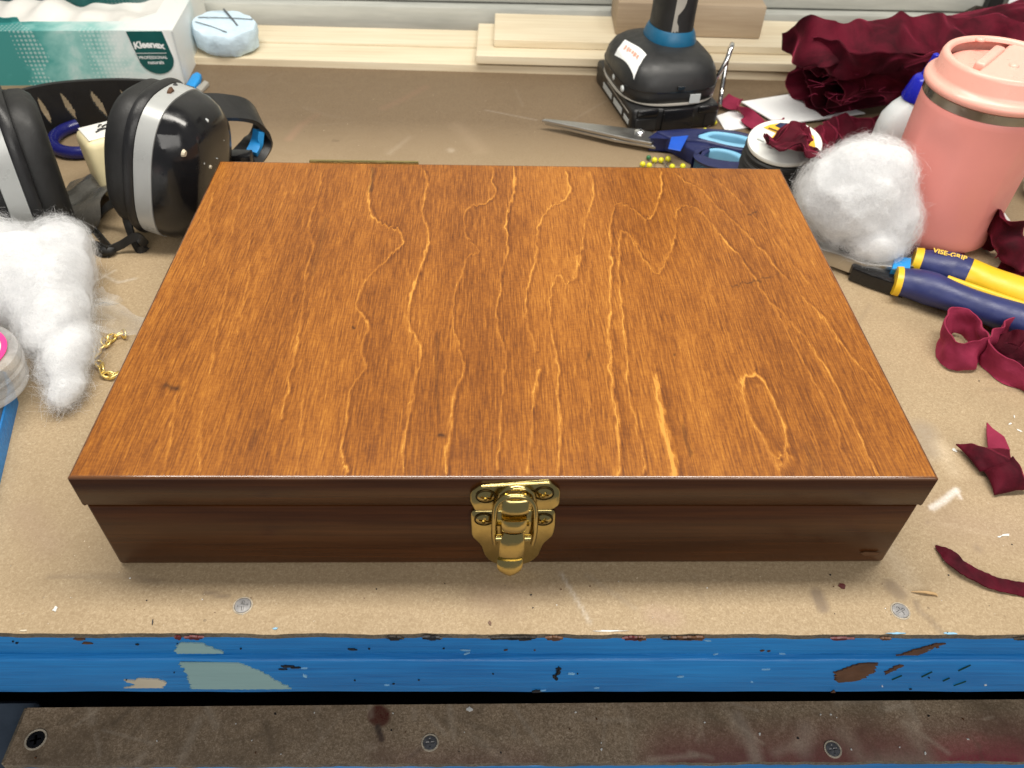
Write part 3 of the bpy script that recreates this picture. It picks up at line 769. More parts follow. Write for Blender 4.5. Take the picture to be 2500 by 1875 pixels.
# ================================================================ THE WOODEN BOX
W2, D, H = .170, .2435, .0614
ZL = .0434
wbox = thing('wooden_box', 'brown stained wooden box with gold grain lid and brass draw latch on its front', 'box', (0, D / 2, 0))
FIG = [  # growth lines of the lid veneer, (x, y) on the lid, width, strength
    ([(-0.0788,0.2381),(-0.0784,0.2177),(-0.0777,0.2005),(-0.0747,0.1883),(-0.0694,0.1785),(-0.0591,0.1720),(-0.0559,0.1654),(-0.0558,0.1571),(-0.0602,0.1481),(-0.0663,0.1368),(-0.0712,0.1268),(-0.0731,0.1171),(-0.0737,0.1063),(-0.0702,0.1003),(-0.0665,0.0930),(-0.0665,0.0845),(-0.0674,0.0762),(-0.0646,0.0670),(-0.0640,0.0618),(-0.0672,0.0555),(-0.0687,0.0469),(-0.0689,0.0352),(-0.0680,0.0186),(-0.0673,0.0102),(-0.0645,0.0032)], .0011, 1.0),
    ([(-0.0477,0.2343),(-0.0451,0.2185),(-0.0460,0.2055),(-0.0462,0.1889),(-0.0424,0.1713),(-0.0413,0.1565),(-0.0442,0.1389),(-0.0466,0.1222),(-0.0475,0.1066),(-0.0463,0.0904),(-0.0425,0.0820),(-0.0403,0.0752),(-0.0401,0.0659),(-0.0412,0.0557),(-0.0421,0.0435),(-0.0430,0.0274),(-0.0432,0.0134),(-0.0428,0.0032)], .0011, .95),
    ([(-0.0068,0.2400),(-0.0068,0.2262),(-0.0051,0.2129),(-0.0086,0.2021),(-0.0187,0.1967),(-0.0224,0.1894),(-0.0227,0.1775),(-0.0203,0.1642),(-0.0148,0.1552),(-0.0148,0.1507),(-0.0194,0.1479),(-0.0227,0.1341),(-0.0253,0.1209),(-0.0263,0.1053),(-0.0253,0.0892),(-0.0221,0.0726),(-0.0201,0.0647),(-0.0208,0.0571),(-0.0232,0.0496),(-0.0246,0.0400),(-0.0246,0.0275),(-0.0255,0.0187),(-0.0257,0.0032)], .0010, .85),
    ([(0.0065,0.2404),(0.0052,0.2110),(0.0015,0.1940),(0.0006,0.1684),(0.0009,0.1536),(-0.0019,0.1395),(-0.0036,0.1229),(-0.0047,0.1071),(-0.0048,0.0866),(-0.0026,0.0782),(-0.0014,0.0662),(-0.0025,0.0534),(-0.0039,0.0378),(-0.0045,0.0242),(-0.0053,0.0135),(-0.0054,0.0023)], .0010, .95),
    ([(-0.1084,0.2304),(-0.1073,0.2040),(-0.1077,0.1856),(-0.1066,0.1720),(-0.1025,0.1590),(-0.1020,0.1431),(-0.1015,0.1279),(-0.0999,0.1152),(-0.0993,0.1000),(-0.0978,0.0856),(-0.0969,0.0654),(-0.0962,0.0467),(-0.0951,0.0316)], .0011, .7),
    ([(-0.1393,0.2365),(-0.1370,0.1992),(-0.1387,0.1909),(-0.1381,0.1752),(-0.1349,0.1530)], .0009, .45), ([(-0.1524,0.2137),(-0.1491,0.1887),(-0.1470,0.1656)], .0009, .45), ([(-0.1666,0.2069),(-0.1623,0.1786),(-0.1580,0.1653),(-0.1544,0.1371)], .0009, .5),
    ([(-0.1310,0.1392),(-0.1282,0.1148),(-0.1276,0.1056),(-0.1259,0.0853)], .0010, .55), ([(-0.1400,0.1306),(-0.1381,0.1100),(-0.1356,0.0880),(-0.1334,0.0716),(-0.1320,0.0588)], .0010, .55), ([(-0.1257,0.2100),(-0.1256,0.1912),(-0.1248,0.1697)], .0009, .45),
    ([(-0.1289,0.0349),(-0.1265,0.0238),(-0.1227,0.0031)], .0010, .5), ([(-0.1143,0.1150),(-0.1114,0.0925),(-0.1096,0.0718)], .0009, .35), ([(-0.1179,0.0349),(-0.1165,0.0184),(-0.1144,0.0031)], .0010, .35),
    ([(-0.1425,0.0441),(-0.1377,0.0184),(-0.1355,0.0050)], .0010, .5), ([(-0.0885,0.0408),(-0.0864,0.0239),(-0.0845,0.0031)], .0012, .4),
    ([(0.0372,0.2365),(0.0382,0.2161),(0.0350,0.2031),(0.0254,0.1956),(0.0178,0.1744),(0.0170,0.1557),(0.0142,0.1398),(0.0112,0.1263),(0.0091,0.1073),(0.0092,0.0968),(0.0111,0.0839),(0.0130,0.0743)], .0010, .8),
    ([(0.0138,0.0611),(0.0110,0.0474),(0.0093,0.0356),(0.0084,0.0221),(0.0065,0.0033)], .0013, 1.0),
    ([(0.0523,0.2369),(0.0522,0.2099),(0.0470,0.1909),(0.0427,0.1730),(0.0400,0.1525),(0.0374,0.1402),(0.0351,0.1300),(0.0303,0.1266),(0.0272,0.1332),(0.0244,0.1298),(0.0223,0.1184),(0.0202,0.0897),(0.0213,0.0757),(0.0217,0.0625),(0.0210,0.0415),(0.0214,0.0277),(0.0191,0.0033)], .0010, .75),
    ([(0.0382,0.1507),(0.0367,0.1384),(0.0341,0.1300)], .0020, .7),
    ([(0.0960,0.2381),(0.0912,0.2108),(0.0866,0.1959),(0.0806,0.1855),(0.0766,0.1895),(0.0719,0.1966),(0.0661,0.2006),(0.0622,0.1964),(0.0581,0.1791),(0.0560,0.1546),(0.0530,0.1269),(0.0501,0.1048),(0.0468,0.0871),(0.0462,0.0732),(0.0450,0.0538),(0.0452,0.0392),(0.0456,0.0244),(0.0447,0.0136),(0.0425,0.0013)], .0011, 1.0),
    ([(0.0477,0.0871),(0.0471,0.0732),(0.0455,0.0538),(0.0456,0.0357),(0.0453,0.0190)], .0022, .55),
    ([(0.0528,0.0023),(0.0536,0.0136),(0.0530,0.0278),(0.0526,0.0440),(0.0532,0.0627),(0.0548,0.0802),(0.0560,0.1018),(0.0575,0.1270),(0.0606,0.1547),(0.0631,0.1696),(0.0656,0.1725),(0.0683,0.1678),(0.0709,0.1549),(0.0744,0.1425),(0.0783,0.1340),(0.0830,0.1409),(0.0893,0.1570),(0.0938,0.1740),(0.0973,0.1920),(0.1020,0.1993),(0.1097,0.1974),(0.1143,0.1863),(0.1185,0.1687),(0.1229,0.1540),(0.1267,0.1381),(0.1293,0.1231),(0.1315,0.1120),(0.1368,0.0983),(0.1419,0.0824),(0.1434,0.0714),(0.1452,0.0621),(0.1461,0.0507),(0.1459,0.0362),(0.1464,0.0248),(0.1461,0.0118),(0.1466,0.0015)], .0010, .8),
    ([(0.0685,0.1697),(0.0746,0.1513),(0.0786,0.1357),(0.0863,0.1515)], .0030, .35),
    ([(0.1035,0.2359),(0.1111,0.2246),(0.1185,0.2136),(0.1218,0.2008),(0.1272,0.1885),(0.1326,0.1728),(0.1391,0.1542),(0.1424,0.1384),(0.1472,0.1217),(0.1538,0.1030),(0.1566,0.0840),(0.1611,0.0662),(0.1649,0.0508)], .0010, .7),
    ([(0.1242,0.2364),(0.1332,0.2162),(0.1400,0.1950),(0.1473,0.1655),(0.1518,0.1420),(0.1548,0.1268)], .0009, .5), ([(0.1438,0.2370),(0.1497,0.2210),(0.1539,0.1911),(0.1569,0.1527)], .0009, .4),
    ([(0.1315,0.1120),(0.1340,0.0880),(0.1357,0.0673),(0.1371,0.0531),(0.1379,0.0385),(0.1379,0.0248),(0.1371,0.0117),(0.1370,0.0014)], .0011, .8),
    ([(0.1023,0.0492),(0.1049,0.0567),(0.1118,0.0593),(0.1142,0.0542),(0.1152,0.0444),(0.1158,0.0303),(0.1153,0.0203),(0.1120,0.0127),(0.1086,0.0106),(0.1063,0.0127),(0.1051,0.0213),(0.1028,0.0325),(0.1024,0.0419),(0.1023,0.0492)], .0013, 1.0),
    ([(0.1120,0.0599),(0.1045,0.0567),(0.1022,0.0467),(0.1023,0.0360),(0.1043,0.0246),(0.1057,0.0138),(0.1084,0.0055),(0.1133,0.0117)], .0030, .65),
    ([(0.0661,0.0590),(0.0651,0.0477),(0.0646,0.0370),(0.0650,0.0245),(0.0654,0.0137),(0.0647,0.0023)], .0024, 1.15),
    ([(0.0666,0.0539),(0.0655,0.0382),(0.0664,0.0223)], .0042, .4),
    ([(0.1718,0.0730),(0.1713,0.0663)], .0012, .5), ([(0.0995,0.0605),(0.0978,0.0407),(0.0980,0.0191),(0.0975,0.0034)], .0010, .3), ([(0.0883,0.0875),(0.0881,0.0669),(0.0871,0.0479)], .0010, .25),
    ([(0.0467,0.1693),(0.0400,0.1171),(0.0353,0.0731),(0.0346,0.0357),(0.0332,0.0033)], .0010, .3), ([(0.0659,0.1174),(0.0655,0.0803),(0.0636,0.0602)], .0009, .25),
    ([(0.1031,0.1344),(0.1037,0.1024),(0.1042,0.0738)], .0009, .25), ([(0.1269,0.0361),(0.1262,0.0138),(0.1241,0.0014)], .0010, .35),
]
MARKS = [([(-0.0729,0.0904),(-0.0723,0.0898)], .0008, 1.0), ([(-0.0291,0.0228),(-0.0274,0.0226)], .0010, .95), ([(-0.1490,0.0506),(-0.1431,0.0491)], .0016, .75), ([(-0.1438,0.0488),(-0.1428,0.0482)], .001, .9),
         ([(0.1391,0.1908),(0.1444,0.1940)], .0006, .8), ([(0.1144,0.1245),(0.1264,0.1280),(0.1357,0.1323)], .0005, .75), ([(0.1357,0.1323),(0.1451,0.1367)], .0004, .35),
         ([(-0.0788,0.2381),(-0.0781,0.2266),(-0.0774,0.2112)], .0010, .6), ([(0.0731,0.0279),(0.0728,0.0212),(0.0735,0.0116)], .0007, .5), ([(0.0756,0.0735),(0.0757,0.0728)], .0005, .8), ([(0.0377,0.0752),(0.0353,0.0678)], .0005, .5),
         ([(-0.0990,0.1818),(-0.0988,0.1519),(-0.0981,0.1313)], .0016, .25), ([(-0.0335,0.0863),(-0.0315,0.0353)], .0008, .3), ([(-0.1054,0.0260),(-0.1035,0.0153)], .0008, .3), ([(0.1227,0.0160),(0.1223,0.0034)], .003, .25)]

def lid_mesh():
    nx, ny, b = 680, 310, .0011
    prof = [(b, H), (.45 * b, H - .10 * b), (.15 * b, H - .35 * b), (0.0, H - b), (0.0, ZL + .0008), (.0006, ZL)]
    x0, x1 = -W2 - .0018, W2 + .0012; y0, y1 = 0.0, D
    def axis(a0, a1, n):
        inner = np.linspace(a0 + b, a1 - b, n)
        pre = [(a0 + p[0], p[1]) for p in prof[:0:-1]]; post = [(a1 - p[0], p[1]) for p in prof[1:]]
        pos = np.r_[[q[0] for q in pre], inner, [q[0] for q in post]]; z = np.r_[[q[1] for q in pre], np.full(n, H), [q[1] for q in post]]
        return pos, z
    px, zx = axis(x0, x1, nx); py, zy = axis(y0, y1, ny)
    XX, YY = np.meshgrid(px, py); ZX, ZY = np.meshgrid(zx, zy); ZZ = np.minimum(ZX, ZY)
    # soften the four vertical corners
    k = np.clip((H - b - ZX) / .001, 0, 1) * 0 + ((ZX < H - .5 * b) & (ZY < H - .5 * b))
    cx, cy = (x0 + x1) / 2, (y0 + y1) / 2
    XX = np.where(k, XX - np.sign(XX - cx) * .0007, XX); YY = np.where(k, YY - np.sign(YY - cy) * .0007, YY)
    # figure
    jx = np.zeros_like(XX)
    rg_ = np.random.default_rng(3)
    def smooth_noise(sx, sy):
        gx = int((x1 - x0) / sx) + 3; gy = int((y1 - y0) / sy) + 3
        g = rg_.normal(size=(gy, gx))
        u = (XX - x0) / sx; v = (YY - y0) / sy; u = np.clip(u, 0, gx - 2.001); v = np.clip(v, 0, gy - 2.001)
        i = u.astype(int); j = v.astype(int); fu = u - i; fv = v - j
        fu = fu * fu * (3 - 2 * fu); fv = fv * fv * (3 - 2 * fv)
        return (g[j, i] * (1 - fu) + g[j, i + 1] * fu) * (1 - fv) + (g[j + 1, i] * (1 - fu) + g[j + 1, i + 1] * fu) * fv
    jx = .00035 * smooth_noise(.0013, .004) + .00035 * smooth_noise(.004, .008)
    jy = .0010 * smooth_noise(.0012, .006)
    PX, PY = XX + jx, YY + jy
    fig = np.zeros_like(XX); warp = np.zeros_like(XX)
    mod = np.clip(.82 + .26 * smooth_noise(.007, .020), .45, 1.3)
    def dseg(P):
        best = np.full(XX.shape, 9.0); sgn = np.zeros(XX.shape)
        for i in range(len(P) - 1):
            ax, ay = P[i]; dx, dy = P[i + 1][0] - ax, P[i + 1][1] - ay
            t = np.clip(((PX - ax) * dx + (PY - ay) * dy) / (dx * dx + dy * dy + 1e-12), 0, 1)
            ex, ey = PX - ax - t * dx, PY - ay - t * dy
            d = np.hypot(ex, ey); m = d < best
            best = np.where(m, d, best); sgn = np.where(m, ex, sgn)
        return best, sgn
    for P, w, s in FIG:
        P = [tuple(q) for q in crom([(a, b_, 0) for a, b_ in P], max(8, len(P) * 3))]
        P = [(q[0], q[1]) for q in P]
        d, sg = dseg(P)
        line = .85 * np.exp(-(d / (w * .45)) ** 2)
        halo = np.exp(-d / .0030) * np.where(sg < 0, .22, .05)
        sh = np.exp(-((d - w * 1.25) / (w * .7)) ** 2) * np.where(sg > 0, -.40, -.05)
        fig = np.where(np.abs(fig) > np.abs((line + halo + sh) * s), fig, (line + halo + sh) * s)
        warp += np.exp(-d / .006) * np.sign(sg) * .0006 * s
    fig *= mod
    mk = np.zeros_like(XX)
    for P, w, s in MARKS:
        d, sg = dseg(P); mk = np.maximum(mk, s * np.exp(-(d / w) ** 2))
    V = np.stack([XX, YY, ZZ], -1).reshape(-1, 3) - np.array(worg(wbox))
    h, w_ = XX.shape; idx = np.arange(h * w_).reshape(h, w_)
    q = np.stack([idx[:-1, :-1], idx[:-1, 1:], idx[1:, 1:], idx[1:, :-1]], -1).reshape(-1, 4)
    zc = ZZ.reshape(-1)[q].min(1)
    per = np.r_[idx[0, :-1], idx[:-1, -1], idx[-1, :0:-1], idx[:0:-1, 0]]
    me = bpy.data.meshes.new('lid')
    me.from_pydata(V.tolist(), [], q.tolist() + [per[::-1].tolist()])
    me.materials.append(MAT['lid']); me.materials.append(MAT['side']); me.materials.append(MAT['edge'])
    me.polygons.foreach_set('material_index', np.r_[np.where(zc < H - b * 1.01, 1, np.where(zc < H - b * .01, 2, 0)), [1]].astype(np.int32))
    for nm, arr in (('figure', fig), ('marks', mk), ('warp', warp)):
        at = me.attributes.new(nm, 'FLOAT', 'POINT'); at.data.foreach_set('value', arr.ravel())
    me.polygons.foreach_set('use_smooth', [True] * len(me.polygons)); me.set_sharp_from_angle(angle=R(50)); me.update()
    o = bpy.data.objects.new('lid', me); col.objects.link(o); o.parent = wbox
    return o
lid = lid_mesh()

def carcass():
    bm = bmesh.new(); bmesh.ops.create_cube(bm, size=1)
    zt = ZL - .0007
    for v in bm.verts: v.co = Vector((v.co.x * (2 * W2 + .0012) - .0004, D / 2 + v.co.y * (D - .0006), zt / 2 + v.co.z * zt))
    vert = [e for e in bm.edges if abs(e.verts[0].co.z - e.verts[1].co.z) > .01]
    bmesh.ops.bevel(bm, geom=vert, offset=.0016, segments=3, profile=.5, affect='EDGES')
    low = [e for e in bm.edges if max(e.verts[0].co.z, e.verts[1].co.z) < .001]
    bmesh.ops.bevel(bm, geom=low, offset=.0022, segments=3, profile=.5, affect='EDGES')
    hi = [e for e in bm.edges if min(e.verts[0].co.z, e.verts[1].co.z) > zt - .0005]
    bmesh.ops.bevel(bm, geom=hi, offset=.0006, segments=2, profile=.5, affect='EDGES')
    return bm_vf(bm)
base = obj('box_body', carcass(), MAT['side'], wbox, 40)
# knot sliver and dents on the front
kp = [(0.1568,-0.0002,0.0089),(0.1587,-0.0002,0.0099),(0.1656,-0.0002,0.0092),(0.1647,-0.0002,0.0076),(0.1593,-0.0002,0.007)]
obj('wood_chip', slab([(x, -.0004, z) for x, y, z in kp], .0004, (0, 1, 0)), MAT['chip'], base, 0)
# back hinge
hg = obj('hinge', join(box(-.118, -.052, D, D + .0022, .046, .0622, .0004, 1), tube([(-.118, D + .003, .0414), (-.052, D + .003, .0414)], .0026, 12, 4)), MAT['brass'], wbox, 30)

# brass draw latch
sp = obj('strike_plate', slab([(-0.01646,0,0.04892),(-0.01632,0,0.05327),(-0.01527,0,0.05542),(-0.01262,0,0.05802),(-0.01145,0,0.05839),(0.01452,0,0.06076),(0.01589,0,0.05993),(0.0189,0,0.05664),(0.01956,0,0.05473),(0.01979,0,0.04794),(0.01947,0,0.04596),(0.01794,0,0.04387),(0.01676,0,0.04337),(0.00159,0,0.04272),(-0.01356,0,0.04232),(-0.01477,0,0.04298),(-0.01565,0,0.04597)], .0019, (0, -1, 0), .0006, 3), MAT['brass'], wbox, 45)
hk = [(-0.00581,-0.002,0.05155),(-0.00498,-0.002,0.05539),(-0.00182,-0.002,0.0587),(0.00224,-0.002,0.05964),(0.00635,-0.002,0.05871),(0.00911,-0.002,0.05587),(0.0102,-0.002,0.05155),(0.01011,-0.002,0.04714),(-0.00575,-0.002,0.04665)]
obj('catch', slab(hk, .0016, (0, -1, 0), .0012, 3), MAT['brass'], sp, 60)
pl = obj('latch_plate', slab([(-0.01628,0,0.0374),(-0.01616,0,0.04046),(-0.01539,0,0.04187),(-0.01417,0,0.04232),(0.0016,0,0.04247),(0.01648,0,0.04286),(0.01789,0,0.04221),(0.01863,0,0.04018),(0.01906,0,0.03215),(0.01883,0,0.02736),(0.01837,0,0.02466),(0.01708,0,0.02248),(0.01532,0,0.01973),(0.0145,0,0.01722),(0.01386,0,0.01412),(0.01308,0,0.01012),(0.01144,0,0.00694),(0.00926,0,0.0043),(0.00603,0,0.00254),(0.00077,0,0.00167),(-0.00386,0,0.00229),(-0.00685,0,0.00437),(-0.00883,0,0.00673),(-0.01047,0,0.01021),(-0.01128,0,0.01364),(-0.01176,0,0.01646),(-0.01271,-0,0.01897),(-0.01429,0,0.02146),(-0.01554,0,0.02365),(-0.01614,0,0.02636)], .0019, (0, -1, 0), .0006, 3), MAT['brass'], wbox, 45)
bail = crom([(-0.0061,-0.0045,0.02338),(-0.0067,-0.005,0.02978),(-0.00671,-0.0056,0.04003),(-0.00643,-0.0058,0.04734),(-0.00578,-0.0058,0.05199),(-0.00385,-0.0058,0.05559),(-0.00098,-0.0058,0.05726),(0.00163,-0.0058,0.05759),(0.00425,-0.0058,0.05726),(0.00723,-0.0058,0.0555),(0.00908,-0.0058,0.05198),(0.00989,-0.0058,0.04733),(0.01024,-0.0056,0.04),(0.01035,-0.005,0.02974),(0.00974,-0.0045,0.02305)], 90)
obj('bail_loop', tube([tuple(q) for q in bail], .0011, 12, 120), MAT['brass'], pl, 60)
def strip(sec, back):
    V, Fc = [], []
    for (c, hw, cr_) in sec:
        c = Vector(c); ks = [-1, -.96, -.75, -.4, 0, .4, .75, .96, 1]
        V.append((c.x - hw, c.y + back, c.z))
        for k in ks: V.append((c.x + hw * k, c.y + cr_ * (abs(k) ** 3), c.z))
        V.append((c.x + hw, c.y + back, c.z))
    m = 11
    for i in range(len(sec) - 1):
        for k in range(m - 1): Fc.append([i * m + k, i * m + k + 1, (i + 1) * m + k + 1, (i + 1) * m + k])
    Fc.append(list(range(m))); Fc.append([(len(sec) - 1) * m + k for k in range(m)][::-1])
    return V, [q[::-1] for q in Fc]
U = 2.94e-5
def secs(a, hw): return [(p, h * U, .0009) for p, h in zip(a, hw)]
l1 = secs([(0.00185,-0.0042,0.05324),(0.00175,-0.0064,0.05495),(0.0017,-0.0072,0.0541),(0.0018,-0.0076,0.04831),(0.0017,-0.007,0.04625),(0.00178,-0.005,0.04284)], (135, 160, 178, 182, 178, 170))
l2 = secs([(0.00159,-0.005,0.04096),(0.00149,-0.007,0.04289),(0.00141,-0.0078,0.0431),(0.00144,-0.008,0.03982),(0.00151,-0.0076,0.03537),(0.00147,-0.0068,0.03332)], (168, 174, 174, 172, 168, 150))
l3 = secs([(0.00144,-0.0062,0.03267),(0.00132,-0.0074,0.03366),(0.00117,-0.0082,0.03176),(0.00093,-0.0086,0.02915),(0.00089,-0.0088,0.02347),(0.00077,-0.0086,0.01844),(0.0005,-0.0084,0.01684),(0.00036,-0.0092,0.01683),(0.00028,-0.01,0.01467),(0.00025,-0.0106,0.01275),(0.00029,-0.0109,0.01091),(0.00032,-0.011,0.00961),(0.00034,-0.011,0.00873),(0.00035,-0.011,0.00827)], (118, 130, 150, 172, 178, 176, 176, 184, 186, 180, 160, 128, 90, 40))
lev = obj('lever', strip(l3, .0011), MAT['brass'], pl, 60)
obj('lever_cam', strip(l2, .0040), MAT['brass'], pl, 60)
obj('lever_hook', strip(l1, .0040), MAT['brass'], pl, 60)
for s_ in (-1, 1):
    c = [(-0.00464,-0.006,0.02963)][0] if s_ < 0 else [(0.00738,-0.006,0.0296)][0]
    obj('pivot', tube([(c[0] - .0012, c[1], c[2]), (c[0] + .0012, c[1], c[2])], .0016, 14, 4), MAT['brass'], pl, 40)
sl = screw_mesh('screw', .0035, MAT['brass'], .22, .55, 34)
for par, p in ((sp, [(-0.0101,-0.0023,0.05252)][0]), (sp, [(0.01306,-0.0023,0.05445)][0]), (pl, [(-0.01076,-0.0023,0.03707)][0]), (pl, [(0.01371,-0.0023,0.03693)][0])):
    put_screw(sl, par, p, (R(90), r_.uniform(-.3, .5), 0))
    obj('countersink_shade', lathe((p[0], p[1] + .0001, p[2]), [(.0034, -.0001), (.0041, -.0001), (.0041, .0002)], 28, (0, -1, 0), (0, 0, 1), cap0=False, cap1=False), MAT['brass_dark'], par)  # flat dark ring paints in the recess shade around each screw

# ================================================================ TISSUE BOX
tb = thing('tissue_box', 'teal and white tissue carton with torn open top beside the earmuffs', 'tissue box', (-.35, .53, 0))
A0, A1 = Vector((-.500, .471, 0)), Vector((-.2722, .4855, 0))
ux = (A1 - A0).normalized(); uy = Vector((-ux.y, ux.x, 0)); uz = Vector((0, 0, 1))
TL, TD, TH = (A1 - A0).length, .115, .0455
def T(a, b, c): return A0 + ux * a + uy * b + uz * c
def tbox():
    ops = [(.018, .022), (.060, .017), (.110, .021), (.165, .020), (TL - .040, .021), (TL - .022, .040), (TL - .022, TD - .022), (.018, TD - .022)]
    V = [T(0, 0, 0), T(TL, 0, 0), T(TL, TD, 0), T(0, TD, 0), T(0, 0, TH), T(TL, 0, TH), T(TL, TD, TH), T(0, TD, TH)]
    Fc = [[0, 1, 5, 4], [1, 2, 6, 5], [2, 3, 7, 6], [3, 0, 4, 7], [3, 2, 1, 0]]
    n = len(V)
    for (a, b) in ops: V.append(T(a, b, TH))
    o = [n + i for i in range(8)]
    Fc += [[4, 5, o[4], o[3], o[2], o[1], o[0]], [5, o[5], o[4]], [5, 6, o[6], o[5]], [6, 7, o[7], o[6]], [7, 4, o[0], o[7]]]
    return V, Fc
ct = obj('carton', tbox(), MAT['carton'], tb, 0)
obj('torn_flap', ribbon([tuple(T(.02, .022, TH + .0005)), tuple(T(.06, .017, TH + .003)), tuple(T(.10, .020, TH + .001))], .006, (0, -.4, 1), .0005, 24, 4, .002, 160, 3), MAT['carton'], tb)
sv, sf = box(-.0012, .0002, -.0004, .0004, -.022, .022)
obj('end_flap_seam', ([T(TL + q[0], q[1] - .0002, TH / 2 + q[2]) for q in sv], sf), MAT['grey_print'], tb, 0)
# tissue inside the opening
V, Fc = [], []
nx_, ny_ = 60, 30
for j in range(ny_ + 1):
    for i in range(nx_ + 1):
        a = .015 + (TL - .035) * i / nx_; b = .014 + (TD - .032) * j / ny_
        z = TH - .010 + .009 * mnoise.noise(Vector((a * 45, b * 30, 0))) + .008 * mnoise.noise(Vector((a * 16, b * 24, 4)))
        V.append(T(a, b, min(z, TH - .001)))
for j in range(ny_):
    for i in range(nx_): k = j * (nx_ + 1) + i; Fc.append([k, k + 1, k + nx_ + 2, k + nx_ + 1])
obj('tissue', (V, Fc), MAT['tissue'], tb, 60)
# green shield badge with lettering on the front panel
bx0, bx1 = TL - .0375, TL - .0085
def shield(inset, lift):
    cx = (bx0 + bx1) / 2; hw = (bx1 - bx0) / 2 - inset; P = []
    sk = .0035
    P.append(T(cx - hw, 0, TH - .0005)); 
    for k in range(13):
        t = math.pi + math.pi * k / 12
        P.append(T(cx + hw * math.cos(t) + sk, 0, .0225 + .0135 * math.sin(t) - inset * .3))
    P.append(T(cx + hw, 0, TH - .0005))
    return [q - uy * lift for q in P]
obj('badge_border', slab(shield(-.0007, .0001), .0002, tuple(-uy)), MAT['white_print'], tb, 0)
bd = obj('badge', slab(shield(0, .0003), .0002, tuple(-uy)), MAT['carton_dark'], tb, 0)
cxb = (bx0 + bx1) / 2
obj('lettering', text_vf('Kleenex', .0078, T(cxb + .0008, -.0007, .0295), ux, uz, arc=.0022, bold=.0003, spacing=.95), MAT['white_print'], bd, 0)
obj('rule', slab([T(cxb - .0125, -.0006, .0272), T(cxb + .0135, -.0006, .0272), T(cxb + .0135, -.0006, .0266), T(cxb - .0125, -.0006, .0266)], .0001, tuple(-uy)), MAT['grey_print'], bd, 0)
obj('lettering', text_vf('PROFESSIONAL', .0034, T(cxb + .0016, -.0007, .0222), ux, uz, bold=.00006), MAT['white_print'], bd, 0)
obj('lettering', text_vf('naturals', .0042, T(cxb + .0026, -.0007, .0178), ux, uz, bold=.00006), MAT['white_print'], bd, 0)

# ================================================================ FOAM DISC
fd = thing('foam_disc', 'pale blue round foam disc with grey threads across its top', 'foam disc', (-.2480, .545, 0))
fc = Vector((-.2480, .546, .0105))
fax = Vector((.06, -.16, 1))
def rough_v(vf, amp, sc, seed=0):
    return [Vector(v) + Vector(mnoise.noise_vector(Vector(v) * sc + Vector((seed, 0, 0)))) * amp for v in vf[0]], vf[1]
obj('disc', rough_v(loft(fc, fax, (0, 1, 0), [(0, .020, .025), (.0015, .0225, .0275), (.006, .0232, .0283), (.012, .0236, .0287), (.018, .0232, .0284), (.0205, .0222, .0275), (.0213, .015, .018)], 44, 2), .0016, 130), MAT['foamblue'], fd, 50)
for k, (a, b) in enumerate((((-.023, .004), (.024, .008)), ((-.004, .021), (.013, -.004)), ((-.024, -.003), (.006, -.016)))):
    a_, u_, s_ = frame(fax, (0, 1, 0))
    q0 = fc + a_ * .0216 + Vector((1, 0, -.06)) * a[0] + u_ * a[1]; q1 = fc + a_ * .0216 + Vector((1, 0, -.06)) * b[0] + u_ * b[1]
    mid = (q0 + q1) / 2 + a_ * .0006
    obj('thread', tube([q0, mid, q1], .0004 if k != 1 else .0009, 6, 16), MAT['pencil'], fd)

# ================================================================ POWER DRILL
dr = thing('power_drill', 'black cordless drill standing on its battery with a blue collar on the handle', 'drill', (.134, .459, 0))
DC = Vector((.134, .459, 0)); DA = R(11)
dux = Vector((math.cos(DA), math.sin(DA), 0)); duy = Vector((-math.sin(DA), math.cos(DA), 0))
def DL(a, b, c): return DC + dux * a + duy * b + uz * c
def dbox(a0, a1, b0, b1, c0, c1, bev=.002, seg=3):
    v, f = box(a0, a1, b0, b1, c0, c1, bev, seg); return [DL(*q) for q in v], f
bt = obj('battery', dbox(-.0375, .0375, -.047, .055, 0, .0200, .0035), MAT['black'], dr, 40)
obj('battery_latch', join(dbox(-.012, .014, -.0495, -.0465, .001, .0195, .001), dbox(-.034, -.016, -.0490, -.0465, .014, .0205, .0015), dbox(.018, .035, -.0490, -.0465, .014, .0205, .0015)), MAT['black_gloss'], bt, 40)
obj('battery_rib', dbox(-.0345, -.0165, -.0480, -.0466, .002, .0125, .0006, 1), MAT['drill'], bt, 40)
foot = obj('foot', loft(DL(0, .002, 0), (0, 0, 1), tuple(duy), [(.0205, .044, .0375), (.0225, .0475, .0410), (.028, .0485, .0420), (.034, .0480, .0415), (.041, .0458, .0398), (.0470, .0420, .0362), (.0515, .0355, .0310), (.0545, .028, .025), (.0565, .018, .017)], 56, 3.2), MAT['drill'], dr, 60)
obj('foot_trim', loft(DL(0, .002, 0), (0, 0, 1), tuple(duy), [(.0208, .0480, .0415), (.0216, .0490, .0425), (.0228, .0488, .0423), (.0232, .0470, .0405)], 56, 2.8), MAT['drill_grey'], dr, 50)
hax = (DL(.012, .016, .20) - DL(.006, .006, .05)).normalized()
obj('collar', loft(DL(.006, .006, .052), hax, tuple(duy), [(0, .024, .0200), (.004, .0246, .0206), (.010, .0228, .0186), (.0125, .0215, .0172)], 40, 2.3), MAT['drill_blue'], dr, 50)
hd = obj('handle', loft(DL(.006, .006, .055), hax, tuple(duy), [(0, .0215, .0165), (.02, .0205, .0160), (.05, .0200, .0165), (.09, .0215, .0175), (.14, .0235, .0185), (.17, .024, .019)], 40, 2.4), MAT['rubber'], dr, 60)
